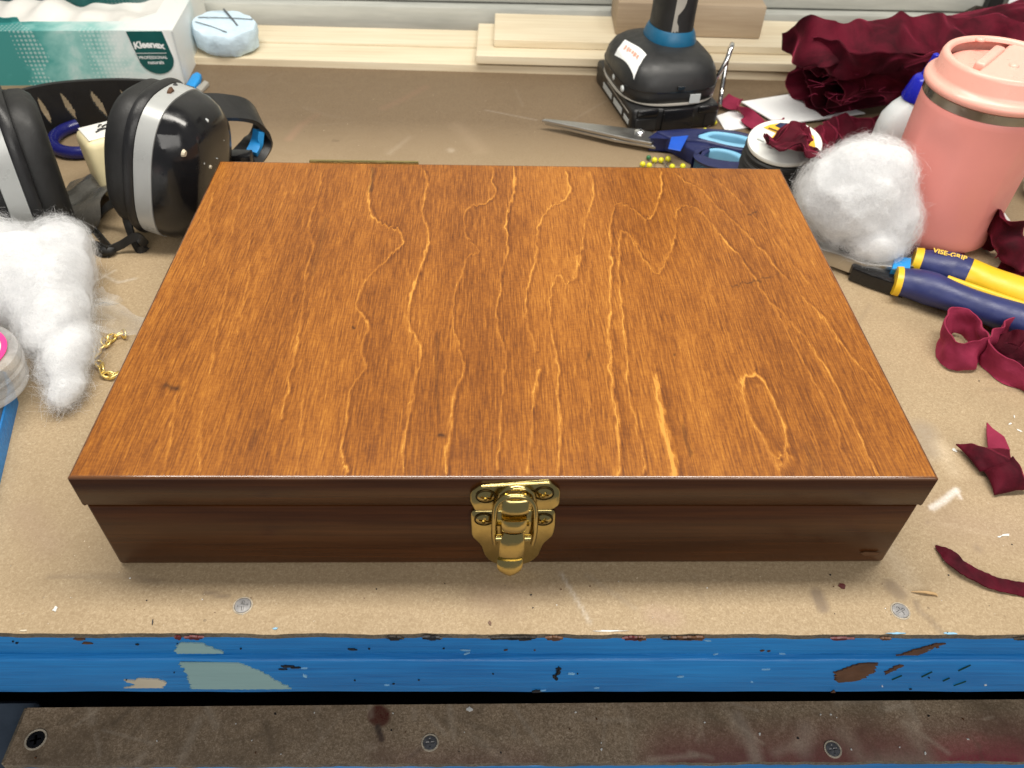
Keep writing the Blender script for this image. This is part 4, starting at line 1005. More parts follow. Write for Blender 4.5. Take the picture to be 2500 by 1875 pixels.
obj('motor_housing', loft(DL(.022, -.06, .242), tuple(duy), (0, 0, 1), [(0, .018, .018), (.006, .027, .026), (.06, .030, .028), (.12, .029, .027), (.13, .02, .02)], 40, 2.4), MAT['drill'], dr, 50)
# light grey side inlay on the handle
inl = [(-.0090, .004), (-.0070, .0045), (-.0030, .014), (-.0040, .019), (-.0048, .024), (-.0012, .030), (.0000, .034), (.0000, .080), (-.0075, .080), (-.0078, .040), (-.0085, .020)]
def on_handle(x, t, out=.0003):
    hs = .0163; hu = .0203
    k = max(-1, min(1, x / hs)); b = -hu * (1 - abs(k) ** 2.4) ** (1 / 2.4)
    return DL(.006, .006, .055) + hax * t + dux * x + duy * (b - out)
xr = [(.000, -.0072), (.004, -.0066), (.012, -.0022), (.016, -.0028), (.019, -.0046), (.024, -.0046), (.029, -.0008), (.033, .0006), (.080, .0006)]
def xright(t):
    for (t0, a), (t1, b) in zip(xr, xr[1:]):
        if t0 <= t <= t1: return a + (b - a) * (t - t0) / (t1 - t0)
    return xr[-1][1]
V, Fc = [], []
for i in range(60):
    t = .0015 + .078 * i / 59; xl = -.0076 + .001 * t / .08
    for k in range(6): V.append(on_handle(xl + (xright(t) - xl) * k / 5, t, .0007))
for i in range(59):
    for k in range(5): q = i * 6 + k; Fc.append([q, q + 1, q + 7, q + 6])
obj('grip_inlay', (V, Fc), MAT['drill_grey'], hd, 60)
# sticker on the left shoulder
DLY = [(.0225, .0475, .0410), (.028, .0485, .0420), (.034, .0480, .0415), (.041, .0458, .0398), (.0470, .0420, .0362), (.0515, .0355, .0310), (.0545, .028, .025), (.0565, .018, .017)]
def dome_z(a, b):
    b = b - .002; pr_ = None
    for t, hu, hs in DLY:
        g = abs(a / hs) ** 3.2 + abs(b / hu) ** 3.2
        if g > 1:
            if pr_ is None: return t
            k = (1 - pr_[1]) / (g - pr_[1]); return pr_[0] + (t - pr_[0]) * k
        pr_ = (t, g)
    return .0565
def loc_d(p):
    q = Vector(p) - DC; return q.dot(dux), q.dot(duy)
def dome_patch(c4, n, lift, keep=None):
    V, Fc = [], []; c4 = [Vector((*loc_d(p), 0)) for p in c4]
    for j in range(n + 1):
        for i in range(n + 1):
            q = (c4[0].lerp(c4[1], i / n)).lerp(c4[3].lerp(c4[2], i / n), j / n)
            V.append(DL(q.x * 1.012 - .0002, q.y, dome_z(q.x, q.y) + lift))
    for j in range(n):
        for i in range(n):
            if keep and not keep((i + .5) / n, (j + .5) / n): continue
            k = j * (n + 1) + i; Fc.append([k, k + 1, k + n + 2, k + n + 1])
    return V, Fc
STK = [DL(a, b, 0) for a, b in ((-.0388, .006), (-.0290, .012), (-.0225, -.022), (-.0345, -.033))]
stk = obj('sticker', dome_patch(STK, 14, .0006), MAT['white_print'], dr, 60)
def red_word(u, v):
    if not .40 < u < .66 or not .20 < v < .86: return False
    k = (v - .20) * 26
    return (int(k) % 3 != 2) and (.44 < u < .62 or int(k) % 4 == 0)
obj('sticker_print', dome_patch(STK, 40, .0009, red_word), MAT['red_print'], stk, 0)
obj('sticker', dbox(.009, .018, -.0472, -.0466, .0225, .030, .0002, 1), MAT['grey_print'], dr, 0)
# battery side print
for k, (b0, b1, c0, c1) in enumerate(((-.040, -.028, .005, .009), (-.022, .0, .005, .010), (.006, .030, .005, .010), (-.038, .02, .0135, .0145))):
    obj('side_print', dbox(-.0380, -.0376, b0, b1, c0, c1, .0001, 1), MAT['grey_print'] if k < 3 else MAT['drill_grey'], bt, 0)
obj('foot_seam', loft(DL(0, .002, 0), (0, 0, 1), tuple(duy), [(.0318, .0478, .0414), (.0320, .0486, .0422), (.0326, .0486, .0422), (.0328, .0476, .0412)], 56, 3.2), MAT['black_gloss'], dr, 40)
obj('foot_notch', dbox(-.003, .003, -.0478, -.0462, .0345, .0375, .0003, 1), MAT['black_gloss'], dr, 0)
for b_ in (-.026, -.004):
    obj('side_screw_glint', loft(DL(-.0408, b_, .0290), tuple(-dux), (0, 0, 1), [(0, .0026, .0026), (.0012, .0024, .0024), (.0018, .001, .001)], 16, 2), MAT['grey_print'], dr, 40)  # pale grey colour stands in for white glints on the foot
for k in range(6):
    obj('battery_groove', dbox(-.030 + .011 * k, -.0285 + .011 * k, -.0478, -.0468, .0015, .0125, .0003, 1), MAT['black'], bt, 0)
# belt hook
hk_ = [DL(.041, -.012, .020), DL(.047, -.014, .030), DL(.053, -.012, .043), DL(.0575, -.006, .050), DL(.0605, .001, .046), DL(.0590, .000, .034), DL(.0550, -.010, .016), DL(.0500, -.022, .006)]
obj('belt_hook', tube(hk_, .0020, 10, 70), MAT['chrome'], dr, 60)
obj('hook_screw', loft(DL(.0415, -.016, .0235), tuple(dux), (0, 0, 1), [(0, .0032, .0032), (.0018, .003, .003), (.0026, .0018, .0018)], 18, 2), MAT['chrome'], dr)

# ================================================================ SCISSORS
sc = thing('scissors', 'scissors with grey steel blades and navy handles lined in light blue', 'scissors', (0.1143,0.4077,0))
def flat(pts, z0, z1, bev=.0006):
    return slab([(x, y, z0) for x, y, *_ in pts], z1 - z0, (0, 0, 1), bev, 2)
obj('blade', flat([(0.0339,0.4096,0.008),(0.0366,0.4118,0.008),(0.0593,0.4076,0.008),(0.0821,0.4027,0.008),(0.111,0.396,0.008),(0.131,0.3871,0.008),(0.1177,0.3741,0.008),(0.1039,0.3789,0.008),(0.0838,0.3877,0.008),(0.0587,0.3992,0.008)], .0072, .0094, .0006), MAT['steel'], sc, 20)
obj('blade', flat([(0.0364,0.4108,0.005),(0.0595,0.4073,0.005),(0.0853,0.3991,0.005),(0.1103,0.3875,0.005),(0.1212,0.3733,0.005),(0.1121,0.377,0.005),(0.0903,0.3843,0.005),(0.0589,0.3996,0.005)], .0042, .0064, .0005), MAT['steel'], sc, 20)
p = (0.1108,0.391,0.0095)
obj('pivot_screw', lathe(p, [(.0042, -.001), (.0042, .0012), (.0030, .0022), (.0012, .0026)], 24), MAT['chrome'], sc)
def loop_h(outer, inner, z0, z1, name):
    bm = bmesh.new(); n = 64
    def rs(pts, n):
        q = crom(pts + [pts[0]], n + 1)[:-1]; return q
    O = rs(outer, n); I = rs(inner, n)
    rows = []
    for (ring, ins) in ((O, 0), (I, 0)): pass
    oc = sum(O, Vector()) / n; ic = sum(I, Vector()) / n
    def off(ring, c, k): return [q + (c - q).normalized() * k for q in ring]
    L_ = [(O, z0), (O, z1 - .002), (off(O, oc, .0008), z1 - .0006), (off(O, oc, .0022), z1), (off(I, ic, -.0015), z1), (off(I, ic, -.0004), z1 - .0006), (I, z1 - .002), (I, z0)]
    V, Fc = [], []
    for ring, z in L_:
        for q in ring: V.append((q.x, q.y, z))
    m = len(L_)
    for i in range(m):
        j = (i + 1) % m
        for k in range(n):
            q = (k + 1) % n; Fc.append([i * n + k, i * n + q, j * n + q, j * n + k])
    return V, Fc
o1 = [(0.1452,0.3499,0.0125),(0.1563,0.3615,0.0125),(0.1724,0.3659,0.0125),(0.1861,0.3561,0.0125),(0.1949,0.3506,0.006),(0.1896,0.3417,0.002),(0.1744,0.3388,0.001),(0.1581,0.3432,0.001),(0.1482,0.351,0.003)]
i1 = [(0.1491,0.3565,0.01),(0.165,0.3633,0.01),(0.1806,0.3574,0.01),(0.1871,0.3445,0.01),(0.1839,0.3335,0.01),(0.1715,0.3302,0.01),(0.1555,0.3345,0.01),(0.1469,0.3446,0.01)]
arm1 = flat([(0.1169,0.3769,0.012),(0.1334,0.3761,0.012),(0.1626,0.3691,0.012),(0.1606,0.3588,0.012),(0.1497,0.3458,0.008),(0.1479,0.3558,0.001),(0.1348,0.3733,0.001),(0.1228,0.3841,0.001)], .0010, .0122, .0012)
obj('handle', join(loop_h(o1, i1, .0006, .0125, 'handle'), arm1), MAT['navy'], sc, 50)
obj('handle_lining', loop_h(i1, [(0.1552,0.3566,0.01),(0.1664,0.3589,0.01),(0.1766,0.3535,0.01),(0.1813,0.3437,0.01),(0.1792,0.3369,0.01),(0.1702,0.3355,0.01),(0.1579,0.3388,0.01),(0.1527,0.3472,0.01)], .0010, .0122, 'l'), MAT['sky'], sc, 50)
o2 = [(0.1218,0.3844,0.012),(0.1488,0.3901,0.012),(0.1719,0.3908,0.012),(0.1905,0.3859,0.012),(0.2038,0.3737,0.012),(0.1979,0.3561,0.012),(0.1807,0.3568,0.012),(0.1578,0.369,0.012),(0.1359,0.3716,0.012)]
i2 = [(0.1549,0.3808,0.012),(0.1685,0.3873,0.012),(0.1874,0.3825,0.012),(0.1991,0.3729,0.012),(0.1953,0.3611,0.012),(0.1823,0.3613,0.012),(0.1649,0.3692,0.012),(0.1551,0.3748,0.012)]
obj('handle', loop_h(o2, i2, .0020, .0140, 'handle'), MAT['navy'], sc, 50)
obj('handle_lining', loop_h(i2, [(0.1631,0.3797,0.012),(0.1702,0.3826,0.012),(0.1848,0.3784,0.012),(0.1923,0.3713,0.012),(0.1904,0.3661,0.012),(0.1823,0.3671,0.012),(0.1683,0.3732,0.012),(0.1631,0.3764,0.012)], .0022, .0137, 'l'), MAT['sky'], sc, 50)
tq = [(0.132,0.3727,0.0131),(0.146,0.3757,0.0131),(0.1354,0.351,0.0131),(0.1266,0.3545,0.0131)]
obj('tape_wrap', slab([(a, b, .0146) for a, b, c in tq], .0006, (0, 0, 1), .0003, 1), MAT['tape2'], sc, 30)

# ================================================================ PINS
PG = 'ball headed pins scattered behind the wooden box'
def pin(p, mt, lab, rad=.0023, ang=0, lying=True):
    t = thing('pin', lab, 'pin', (p[0], p[1], 0), PG)
    obj('pin_head', lathe((p[0], p[1], 0), [(.0004, .0), (rad * .7, rad * .3), (rad, rad), (rad * .75, rad * 1.65), (.0004, rad * 2)], 18), MAT[mt], t, 80)
    e = Vector((p[0] + .030 * math.cos(ang), p[1] + .030 * math.sin(ang), .0006))
    obj('needle', tube([(p[0], p[1], rad), tuple(e)], .0003, 6, 3), MAT['steel'], t)
YL = 'yellow ball headed pin in the cluster behind the box lid beside the scissors'
for k, (p, a) in enumerate(zip([(0.1089,0.3531,0.0023),(0.1137,0.3513,0.0023),(0.119,0.3596,0.0023),(0.1241,0.3597,0.0023),(0.1298,0.3618,0.0023),(0.1311,0.35,0.0023),(0.1394,0.3508,0.0023)], (4.2, 4.9, 4.6, 5.1, 4.4, 4.0, 5.3))):
    pin(p, 'pinhead', YL, .0023, a)
pin((0.1151,0.3639,0.0023), 'pingreen', 'dark green ball headed pin behind the yellow pins', .0020, 4.7)
pin((0.1678,0.4091,0.0023), 'pinhead', 'single yellow pin lying between drill battery and scissor handle', .0023, 3.6)
pin((0.1794,0.4245,0.0023), 'pinhead', 'single yellow pin lying beside the white card and the drill hook', .0019, 3.9)

# ================================================================ SPOOL
sp_c = Vector((.1985, .3115, 0)); sax = Vector((-.10, -.14, 1)).normalized()
sl_ = thing('thread_spool', 'spool of black cord with white flange and yellow label', 'spool', tuple(sp_c))
obj('flange', lathe(sp_c + Vector((0, 0, .002)), [(.022, 0), (.0235, .0006), (.0235, .0026), (.0215, .0032)], 48, tuple(sax)), MAT['white_plastic'], sl_)
prof = []
for k in range(64):
    z = .005 + .038 * k / 63; prof.append((.0245 + .0022 * math.sin(math.pi * k / 63) + .00055 * math.sin(k * 1.9) + .0006 * math.sin(k * .55), z))
obj('cord_winding', lathe(sp_c + Vector((0, 0, .002)), prof, 48, tuple(sax)), MAT['thread'], sl_, 60)
fl2 = obj('flange', lathe(sp_c + Vector((0, 0, .002)), [(.0225, .0430), (.0245, .0436), (.0250, .0450), (.0245, .0466), (.0225, .0472)], 56, tuple(sax)), MAT['white_plastic'], sl_, 40)
a_, u_, s_ = frame(sax, (0, 1, 0))
rt = -s_ if s_.x < 0 else s_
def SP(x, y, h=.0496): return sp_c + a_ * h + rt * x + u_ * y
obj('label', slab([SP(x, y, .0494) for x, y in ((-.011, .016), (-.004, .009), (-.009, .003), (-.012, -.002), (-.004, -.011), (.001, -.009), (.009, -.012), (.018, -.010), (.020, .002), (.012, .014), (.002, .0195), (-.006, .0185))], .0003, tuple(a_)), MAT['label_yellow'], fl2, 0)
obj('label', slab([SP(x, y, .0498) for x, y in ((-.003, .0165), (.004, .0085), (.014, .011), (.008, .0175), (.001, .0195))], .0002, tuple(a_)), MAT['label_navy'], fl2, 0)
for k, (x0, y0, x1, y1) in enumerate(((-.008, .0145, .0, .0075), (-.007, -.003, -.002, -.008), (-.018, .004, -.014, .000))):
    d = Vector((y0 - y1, x1 - x0, 0)).normalized() * .0007
    obj('print_line', slab([SP(x0 - d.x, y0 - d.y, .0500), SP(x1 - d.x, y1 - d.y, .0500), SP(x1 + d.x, y1 + d.y, .0500), SP(x0 + d.x, y0 + d.y, .0500)], .0001, tuple(a_)), MAT['brown_paint'] if k < 2 else MAT['grey_print'], fl2, 0)

# ================================================================ TUMBLER
tc_ = Vector((.302, .2755, 0))
tm = thing('tumbler', 'salmon pink insulated tumbler with steel ring and pink sip lid', 'tumbler', tuple(tc_))
def tum(prof, n=72, dent=False, **k):
    v, f = lathe(tc_, prof, n, (0, 0, 1), (0, 1, 0), **k)
    if dent:
        o = []
        for q in v:
            a = math.atan2(q.y - tc_.y, q.x - tc_.x); e = (max(0, math.cos((a + 2.55) * 4)) ** .6) * (1 if a < -.6 else .0) * math.exp(-((q.z - .046) / .034) ** 6)
            d = Vector((q.x - tc_.x, q.y - tc_.y, 0)); o.append(q - d.normalized() * .0022 * e)
        v = o
    return v, f
obj('cup_body', tum([(.030, .0), (.0345, .0006), (.0378, .004), (.0387, .009)] + [(.0387 + .0006 * k / 20, .009 + .0845 * k / 20) for k in range(1, 21)] + [(.0389, .0942)], 96, True, cap1=True), MAT['pink'], tm, 60)
obj('steel_ring', tum([(.0391, .0943), (.0394, .0946), (.0394, .0998), (.0390, .1002)]), MAT['ring_steel'], tm, 40)
LZ = .1003
ld = obj('cup_lid', tum([(.0395, LZ), (.0412, LZ + .0008), (.0416, LZ + .0028), (.0412, LZ + .0046), (.0395, LZ + .0060), (.0378, LZ + .0070), (.0368, LZ + .0090), (.0362, LZ + .0165), (.0352, LZ + .0186), (.0335, LZ + .0192), (.0320, LZ + .0186), (.0312, LZ + .0172), (.031, LZ + .0165)], 80, cap1=False), MAT['pink_lid'], tm, 60)
# recessed deck with sip well and sliding tab
V, Fc = [], []
nr, na = 22, 72
for i in range(nr + 1):
    r = .0311 * i / nr
    for k in range(na):
        a = 2 * math.pi * k / na; x, y = r * math.cos(a), r * math.sin(a)
        # raised plateau right of the chord; sunk well on the left
        e = x * math.cos(-.75) + y * math.sin(-.75)
        w = 1 / (1 + math.exp(-(e + .008) / .0006))
        z = LZ + .0112 + .0056 * w
        V.append((tc_.x + x, tc_.y + y, z))
for i in range(nr):
    for k in range(na):
        q = (k + 1) % na
        Fc.append([i * na + k, i * na + q, (i + 1) * na + q, (i + 1) * na + k])
obj('lid_deck', (V, Fc), MAT['pink_lid'], ld, 60)
ca, sa = math.cos(-.75), math.sin(-.75)
def TM(e, f, z): return Vector((tc_.x + e * ca - f * sa, tc_.y + e * sa + f * ca, z))
tv, tf = box(-.0125, -.0060, -.0185, .0185, LZ + .012, LZ + .0185, .0016, 3)
obj('slide_tab', ([TM(*q) for q in tv], tf), MAT['pink_lid'], ld, 50)
obj('rivet', lathe(TM(.006, -.004, LZ + .0166), [(.0030, 0), (.0028, .0009), (.0018, .0016), (.0005, .0018)], 20), MAT['pink_lid'], ld, 60)
obj('vent_dimple', lathe(TM(-.0225, .021, LZ + .0172), [(.0030, 0), (.0030, .0012), (.0020, .0018), (.0008, .0018)], 20), MAT['pink_lid'], ld, 60)

# ================================================================ GLUE BOTTLE
gb = Vector((.3000, .352, 0)); gax = Vector((.02, .0, 1)).normalized()
gt = thing('glue_bottle', 'milky white glue bottle with blue nozzle cap behind the pink tumbler', 'bottle', tuple(gb))
obj('bottle_body', loft(gb, gax, (0, 1, 0), [(0, .013, .019), (.002, .0150, .0215), (.036, .0150, .0215), (.044, .0148, .0205), (.052, .0125, .0160), (.0565, .0105, .0115), (.058, .0100, .0105)], 44, 2.5), MAT['bottle'], gt, 50)
obj('cap', loft(gb, gax, (0, 1, 0), [(.0582, .0118, .0118), (.060, .0122, .0122), (.0725, .0090, .0090), (.0745, .0075, .0075), (.0760, .0048, .0048), (.084, .0030, .0030), (.090, .0022, .0022), (.091, .001, .001)], 32, 2), MAT['cap_blue'], gt, 40)
for k, (x, z, w) in enumerate(((.2960, .030, .0016), (.2990, .031, .0018), (.3020, .029, .0016))):
    obj('blue_print', box(x - w + .008, x + w + .008, .3362, .3368, z - .0022, z + .0018, .0001, 1), MAT['drill_blue'], gt, 0)

# ================================================================ CARDS
def card(pts, z, lab):
    V = [(x, y, z) for x, y, *_ in pts]
    c = np.mean(np.array(V), 0)
    o = obj('white_card', slab(V, .0008, (0, 0, 1)), MAT['paper'], None, 0, loc=(c[0], c[1], z))
    return tag(o, lab, 'card')
card([(0.2098,0.4622,0),(0.2606,0.48,0),(0.2941,0.4636,0),(0.3129,0.4441,0),(0.27,0.4314,0),(0.2491,0.4256,0),(0.2322,0.4207,0)], .0022, 'white card lying under the end of the burgundy velvet roll')
card([(0.1834,0.4382,0),(0.2006,0.4494,0),(0.2169,0.4289,0),(0.2099,0.42,0),(0.1857,0.4113,0)], .0004, 'small white card corner under the flat burgundy strip beside the drill hook')

# ================================================================ VELVET
def cloth(name, lab, vf, mt='velvet', loc=None, group=None, cat='cloth'):
    v = np.array([tuple(q) for q in vf[0]])
    l = loc or (float(v[:, 0].mean()), float(v[:, 1].mean()), float(v[:, 2].min()))
    o = obj(name, vf, MAT[mt], None, 70, loc=l); return tag(o, lab, cat, group)
VG = 'burgundy velvet offcuts around the bench'
# rolled bundle
bundle = thing('velvet_roll', 'crumpled roll of burgundy velvet with a ruffled end behind the tumbler', 'cloth', (.31, .462, 0), VG)
BA = Vector((.268, .446, .030)); bax = Vector((.90, .36, .02)).normalized()
b_a, b_u, b_s = frame(bax)
def roll():
    nt_, nu = 330, 46; V, Fc = [], []; tot = 3.6 * math.pi
    for i in range(nt_ + 1):
        th = tot * i / nt_; k = i / nt_
        r0 = .0045 + .0275 * k ** .9
        st_ = .010 * mnoise.noise(Vector((th * .9, 2.2, 0))) + .004 * mnoise.noise(Vector((th * 3.1, 5.2, 0))) - .006 * (1 - k)
        for j in range(nu + 1):
            u = (j / nu) ** 1.5; l = st_ + .24 * u
            fl_ = math.exp(-u / .12)
            r = r0 + (.0125 * fl_ + .0050) * mnoise.noise(Vector((th * 1.15, l * 17, 1.7))) + .0030 * mnoise.noise(Vector((math.cos(th) * 4 + k * 2, math.sin(th) * 4, l * 20)))
            r += .0028 * fl_ * math.sin(th * 3.3 + 1.3 * math.sin(th))
            r = max(r, .002) * (1 + .12 * u)
            q = BA + b_a * l + b_u * (r * math.sin(th) * .98) + b_s * (r * math.cos(th) * 1.12)
            q.z += .004 * u
            q.z = max(q.z, .0032 + .0004 * math.sin(th * 3)); V.append(q)
    w = nu + 1
    for i in range(nt_):
        for j in range(nu): Fc.append([i * w + j, (i + 1) * w + j, (i + 1) * w + j + 1, i * w + j + 1])
    return V, Fc
rl = obj('rolled_cloth', roll(), MAT['velvet'], bundle, 80)
md = rl.modifiers.new('thick', 'SOLIDIFY'); md.thickness = .0011; md.offset = 0
obj('cloth_drape', ribbon([(0.2326,0.4712,0.052),(0.2432,0.4469,0.06),(0.263,0.4306,0.0655),(0.2926,0.4337,0.068),(0.3257,0.445,0.07),(0.361,0.4539,0.066),(0.3989,0.4663,0.062),(0.4508,0.4661,0.055)], .036, (.25, -.75, -.45), .0011, 110, 22, .0110, 38, 4, taper=lambda s: .28 + .75 * min(1, s * 6)), MAT['velvet'], bundle, 80)
obj('cloth_drape', ribbon([(0.2727,0.4186,0.044),(0.2931,0.4225,0.046),(0.3101,0.4126,0.044),(0.3204,0.4012,0.036),(0.3336,0.4066,0.02),(0.3435,0.4138,0.006)], .030, (.6, -.5, .5), .0011, 80, 18, .0120, 42, 9, minz=.004), MAT['velvet'], bundle, 80)
obj('cloth_drape', ribbon([(0.2512,0.4361,0.056),(0.2693,0.4066,0.062),(0.2903,0.3978,0.066),(0.3447,0.4205,0.064)], .026, (.1, -.6, .6), .0011, 80, 18, .0100, 42, 14), MAT['velvet'], bundle, 80)
for k in range(14):                                                  # frayed threads
    a = Vector((BA.x + r_.uniform(-.02, .04), BA.y - .03 + r_.uniform(-.01, .01), r_.uniform(.02, .06)))
    obj('frayed_thread', tube([a, a + Vector((r_.uniform(-.006, .008), -.003, r_.uniform(-.004, .004))), a + Vector((r_.uniform(-.012, .016), -.004, r_.uniform(-.006, .008)))], .00015, 4, 10), MAT['velvet_back'], bundle)

cloth('velvet_strip', 'flat burgundy strip with dull back showing, running from the drill hook over the cards', ribbon([(0.1924,0.4617,0.004),(0.2009,0.4477,0.0045),(0.206,0.4278,0.004),(0.2141,0.4146,0.0042),(0.2282,0.4106,0.005),(0.2317,0.3911,0.01)], .017, (-.25, .9, .12), .0009, 60, 6, .0014, 60, 2, minz=.0036), 'velvet_back', group=VG)
cloth('velvet_scrap', 'crumpled shiny burgundy scrap resting on the thread spool', ribbon([(0.189,0.3052,0.0575),(0.1898,0.2928,0.06),(0.1927,0.2797,0.061),(0.2041,0.2813,0.056),(0.2204,0.2977,0.046)], .032, (.30, .80, -.10), .0010, 60, 18, .0120, 85, 21, taper=lambda s: .75 + .4 * s), 'velvet', group=VG)
cloth('velvet_strip', 'burgundy velvet strip trailing from the spool towards the glue bottle', ribbon([(0.2208,0.3181,0.036),(0.2551,0.3697,0.02),(0.2784,0.4023,0.01),(0.2995,0.4027,0.008),(0.3269,0.4128,0.008),(0.3434,0.413,0.01)], .022, (-.2, .8, .5), .0010, 70, 8, .0075, 70, 31, minz=.0010), 'velvet', group=VG)
cloth('velvet_scrap', 'dark burgundy folded scrap beside the foot of the tumbler', ribbon([(0.3269,0.2633,0.006),(0.3252,0.2422,0.02),(0.3259,0.2246,0.024),(0.338,0.2249,0.016),(0.3314,0.2298,0.006),(0.3549,0.2201,0.01)], .030, (-.3, .5, .7), .0010, 80, 14, .010, 60, 41, minz=.0010), 'velvet', group=VG)
cloth('velvet_strip', 'burgundy strip end poking out under the pliers tape beside the tumbler', ribbon([(0.2661,0.2427,0.002),(0.2824,0.2434,0.004),(0.2949,0.241,0.0055),(0.3098,0.2406,0.003)], .010, (0, 1, .15), .0009, 30, 5, .0012, 80, 5, minz=.0010), 'velvet', group=VG)
# ribbon loop standing on edge
def loopdir(s): return (.10 * math.sin(6 * s), .42 - .3 * s, .9)
cloth('velvet_ribbon', 'curled burgundy velvet ribbon making a loop beside the pliers grip', ribbon([(0.3276,0.1663,0.0095),(0.3007,0.1547,0.0095),(0.2824,0.1418,0.0095),(0.2697,0.1322,0.0095),(0.2575,0.1287,0.0095),(0.2519,0.1362,0.0095),(0.2549,0.1484,0.0098),(0.266,0.1604,0.01),(0.2734,0.1569,0.0105),(0.2748,0.1439,0.0098),(0.2749,0.1313,0.0085),(0.278,0.1221,0.007),(0.2849,0.1154,0.0055),(0.2981,0.1037,0.0045)], .0165, loopdir, .0009, 170, 14, .0030, 110, 8, minz=.0006), 'velvet_back', group=VG)
cloth('velvet_ribbon', 'bunched burgundy velvet ribbon lying behind the loop at the pliers end', ribbon([(0.287,0.1404,0.006),(0.2906,0.1358,0.014),(0.3002,0.1339,0.012),(0.2901,0.1257,0.01),(0.2823,0.1262,0.012),(0.295,0.1195,0.008)], .016, (.1, .55, .8), .0009, 70, 9, .0055, 80, 18, minz=.0008), 'velvet', group=VG)
# pointed scrap and thin strip on the right
sr = thing('velvet_scrap', 'pointed burgundy velvet scrap with one corner folded back, right of the box', 'cloth', (.252, .062, 0), VG)
def patch(c, nu, nv, bulge, wave, fr, seed, th=.0010):
    c = [Vector(q) for q in c]; V, Fc = [], []
    for side in (1, -1):
        for j in range(nv + 1):
            for i in range(nu + 1):
                u, v = i / nu, j / nv
                q = c[0].lerp(c[1], u).lerp(c[3].lerp(c[2], u), v)
                q = q + Vector((0, 0, bulge * math.sin(math.pi * min(1, u * .95 + .05)) ** .8 * math.sin(math.pi * v) ** .7))
                nz = mnoise.noise_vector(q * fr + Vector((seed, 0, 0)))
                q = q + Vector((nz.x * .5, nz.y * .5, nz.z)) * wave * min(1, 4 * u + .1)
                q.z = max(q.z, .0008) + side * th / 2; V.append(q)
    w = nu + 1; M_ = w * (nv + 1)
    for j in range(nv):
        for i in range(nu):
            k = j * w + i; Fc.append([k, k + w, k + w + 1, k + 1]); Fc.append([M_ + k, M_ + k + 1, M_ + k + w + 1, M_ + k + w])
    for i in range(nu):
        k = nv * w + i; Fc.append([i, i + 1, M_ + i + 1, M_ + i]); Fc.append([k, M_ + k, M_ + k + 1, k + 1])
    for j in range(nv):
        a, b = j * w, j * w + nu; Fc.append([a, M_ + a, M_ + a + w, a + w]); Fc.append([b, b + w, M_ + b + w, M_ + b])
    return V, [q[::-1] for q in Fc]
obj('velvet_face', patch([(0.2323,0.0691,0.003),(0.2547,0.0621,0.007),(0.2488,0.0449,0.008),(0.237,0.0515,0.003)], 30, 20, .0045, .0024, 130, 3), MAT['velvet'], sr, 80)
obj('velvet_face', patch([(0.239,0.0515,0.003),(0.2514,0.0537,0.01),(0.2578,0.0404,0.004),(0.2386,0.0376,0.0018)], 26, 20, .0065, .0028, 130, 9), MAT['velvet'], sr, 80)
obj('folded_corner', slab([(0.2564,0.0855,0.0015),(0.2562,0.0798,0.003),(0.2588,0.0731,0.004),(0.2567,0.0633,0.005),(0.2494,0.0597,0.006),(0.2458,0.0638,0.005),(0.2515,0.0763,0.003)], .0008, (0, 0, 1)), MAT['velvet_back'], sr, 60)
cloth('velvet_strip', 'thin tapering burgundy velvet sliver on the hardboard near the front edge', ribbon([(0.1977,0.0086,0.0012),(0.2,0.0037,0.0028),(0.2027,-0.0027,0.0034),(0.2083,-0.0076,0.003),(0.2161,-0.0117,0.0022),(0.2346,-0.0162,0.0014)], .0058, (.45, .85, .25), .0009, 90, 6, .0010, 260, 6, taper=lambda s: .12 + .95 * min(1, s * 4), minz=.0006), 'velvet', group=VG)

# ================================================================ LOCKING PLIERS
pr = thing('locking_pliers', 'pliers with navy and yellow grips lying under the white fluff', 'pliers', (0.2574,0.21,0))
obj('jaw', flat([(0.196,0.243,0.013),(0.2063,0.2361,0.013),(0.2194,0.2345,0.013),(0.2303,0.2264,0.013),(0.2423,0.2185,0.013),(0.268,0.2158,0.013),(0.2658,0.2101,0.013),(0.2468,0.2089,0.013),(0.2295,0.2121,0.013),(0.2167,0.2216,0.013),(0.2041,0.2287,0.013),(0.1938,0.235,0.013)], .003, .0132, .0008), MAT['steel'], pr, 25)
obj('jaw_hole', lathe((0.2233,0.2281,0.0133), [(.0052, 0), (.0050, .0003), (.0010, .0004)], 24), MAT['black'], pr)
obj('release_lever', flat([(0.2245,0.2179,0.01),(0.2391,0.2137,0.01),(0.2628,0.2098,0.01),(0.251,0.1926,0.01),(0.2454,0.195,0.01),(0.2328,0.2033,0.01),(0.2228,0.2113,0.01)], .0012, .0105, .0012), MAT['black_gloss'], pr, 25)
obj('tape_band', flat([(0.2511,0.2183,0.0145),(0.2611,0.2167,0.0145),(0.2553,0.2035,0.0145),(0.2444,0.2051,0.0145)], .0030, .0148, .0004), MAT['tape'], pr, 25)
def grip(pts, r0, r1, mt, name, s0=0, s1=1, grow=0, flat_=.85):
    P = crom(pts, 80); a, b = int(s0 * 79), int(s1 * 79)
    P = P[a:b + 1]
    def rad(s):
        g = s0 + (s1 - s0) * s
        return r0 + (r1 - r0) * min(1, g * 3.0) + .0012 * math.sin(g * 7.5) * min(1, g * 3) + grow
    return obj(name, tube([tuple(q) for q in P], rad, 20, max(8, len(P)), flat=flat_), MAT[mt], pr, 60)
g1 = [(0.244,0.1985,0.0105),(0.2595,0.1923,0.011),(0.275,0.1804,0.0115),(0.2923,0.1681,0.0115),(0.3184,0.1503,0.0115)]
g2 = [(0.2636,0.2185,0.012),(0.2797,0.2108,0.012),(0.2946,0.2024,0.012),(0.3077,0.1908,0.012),(0.3315,0.1709,0.0115)]
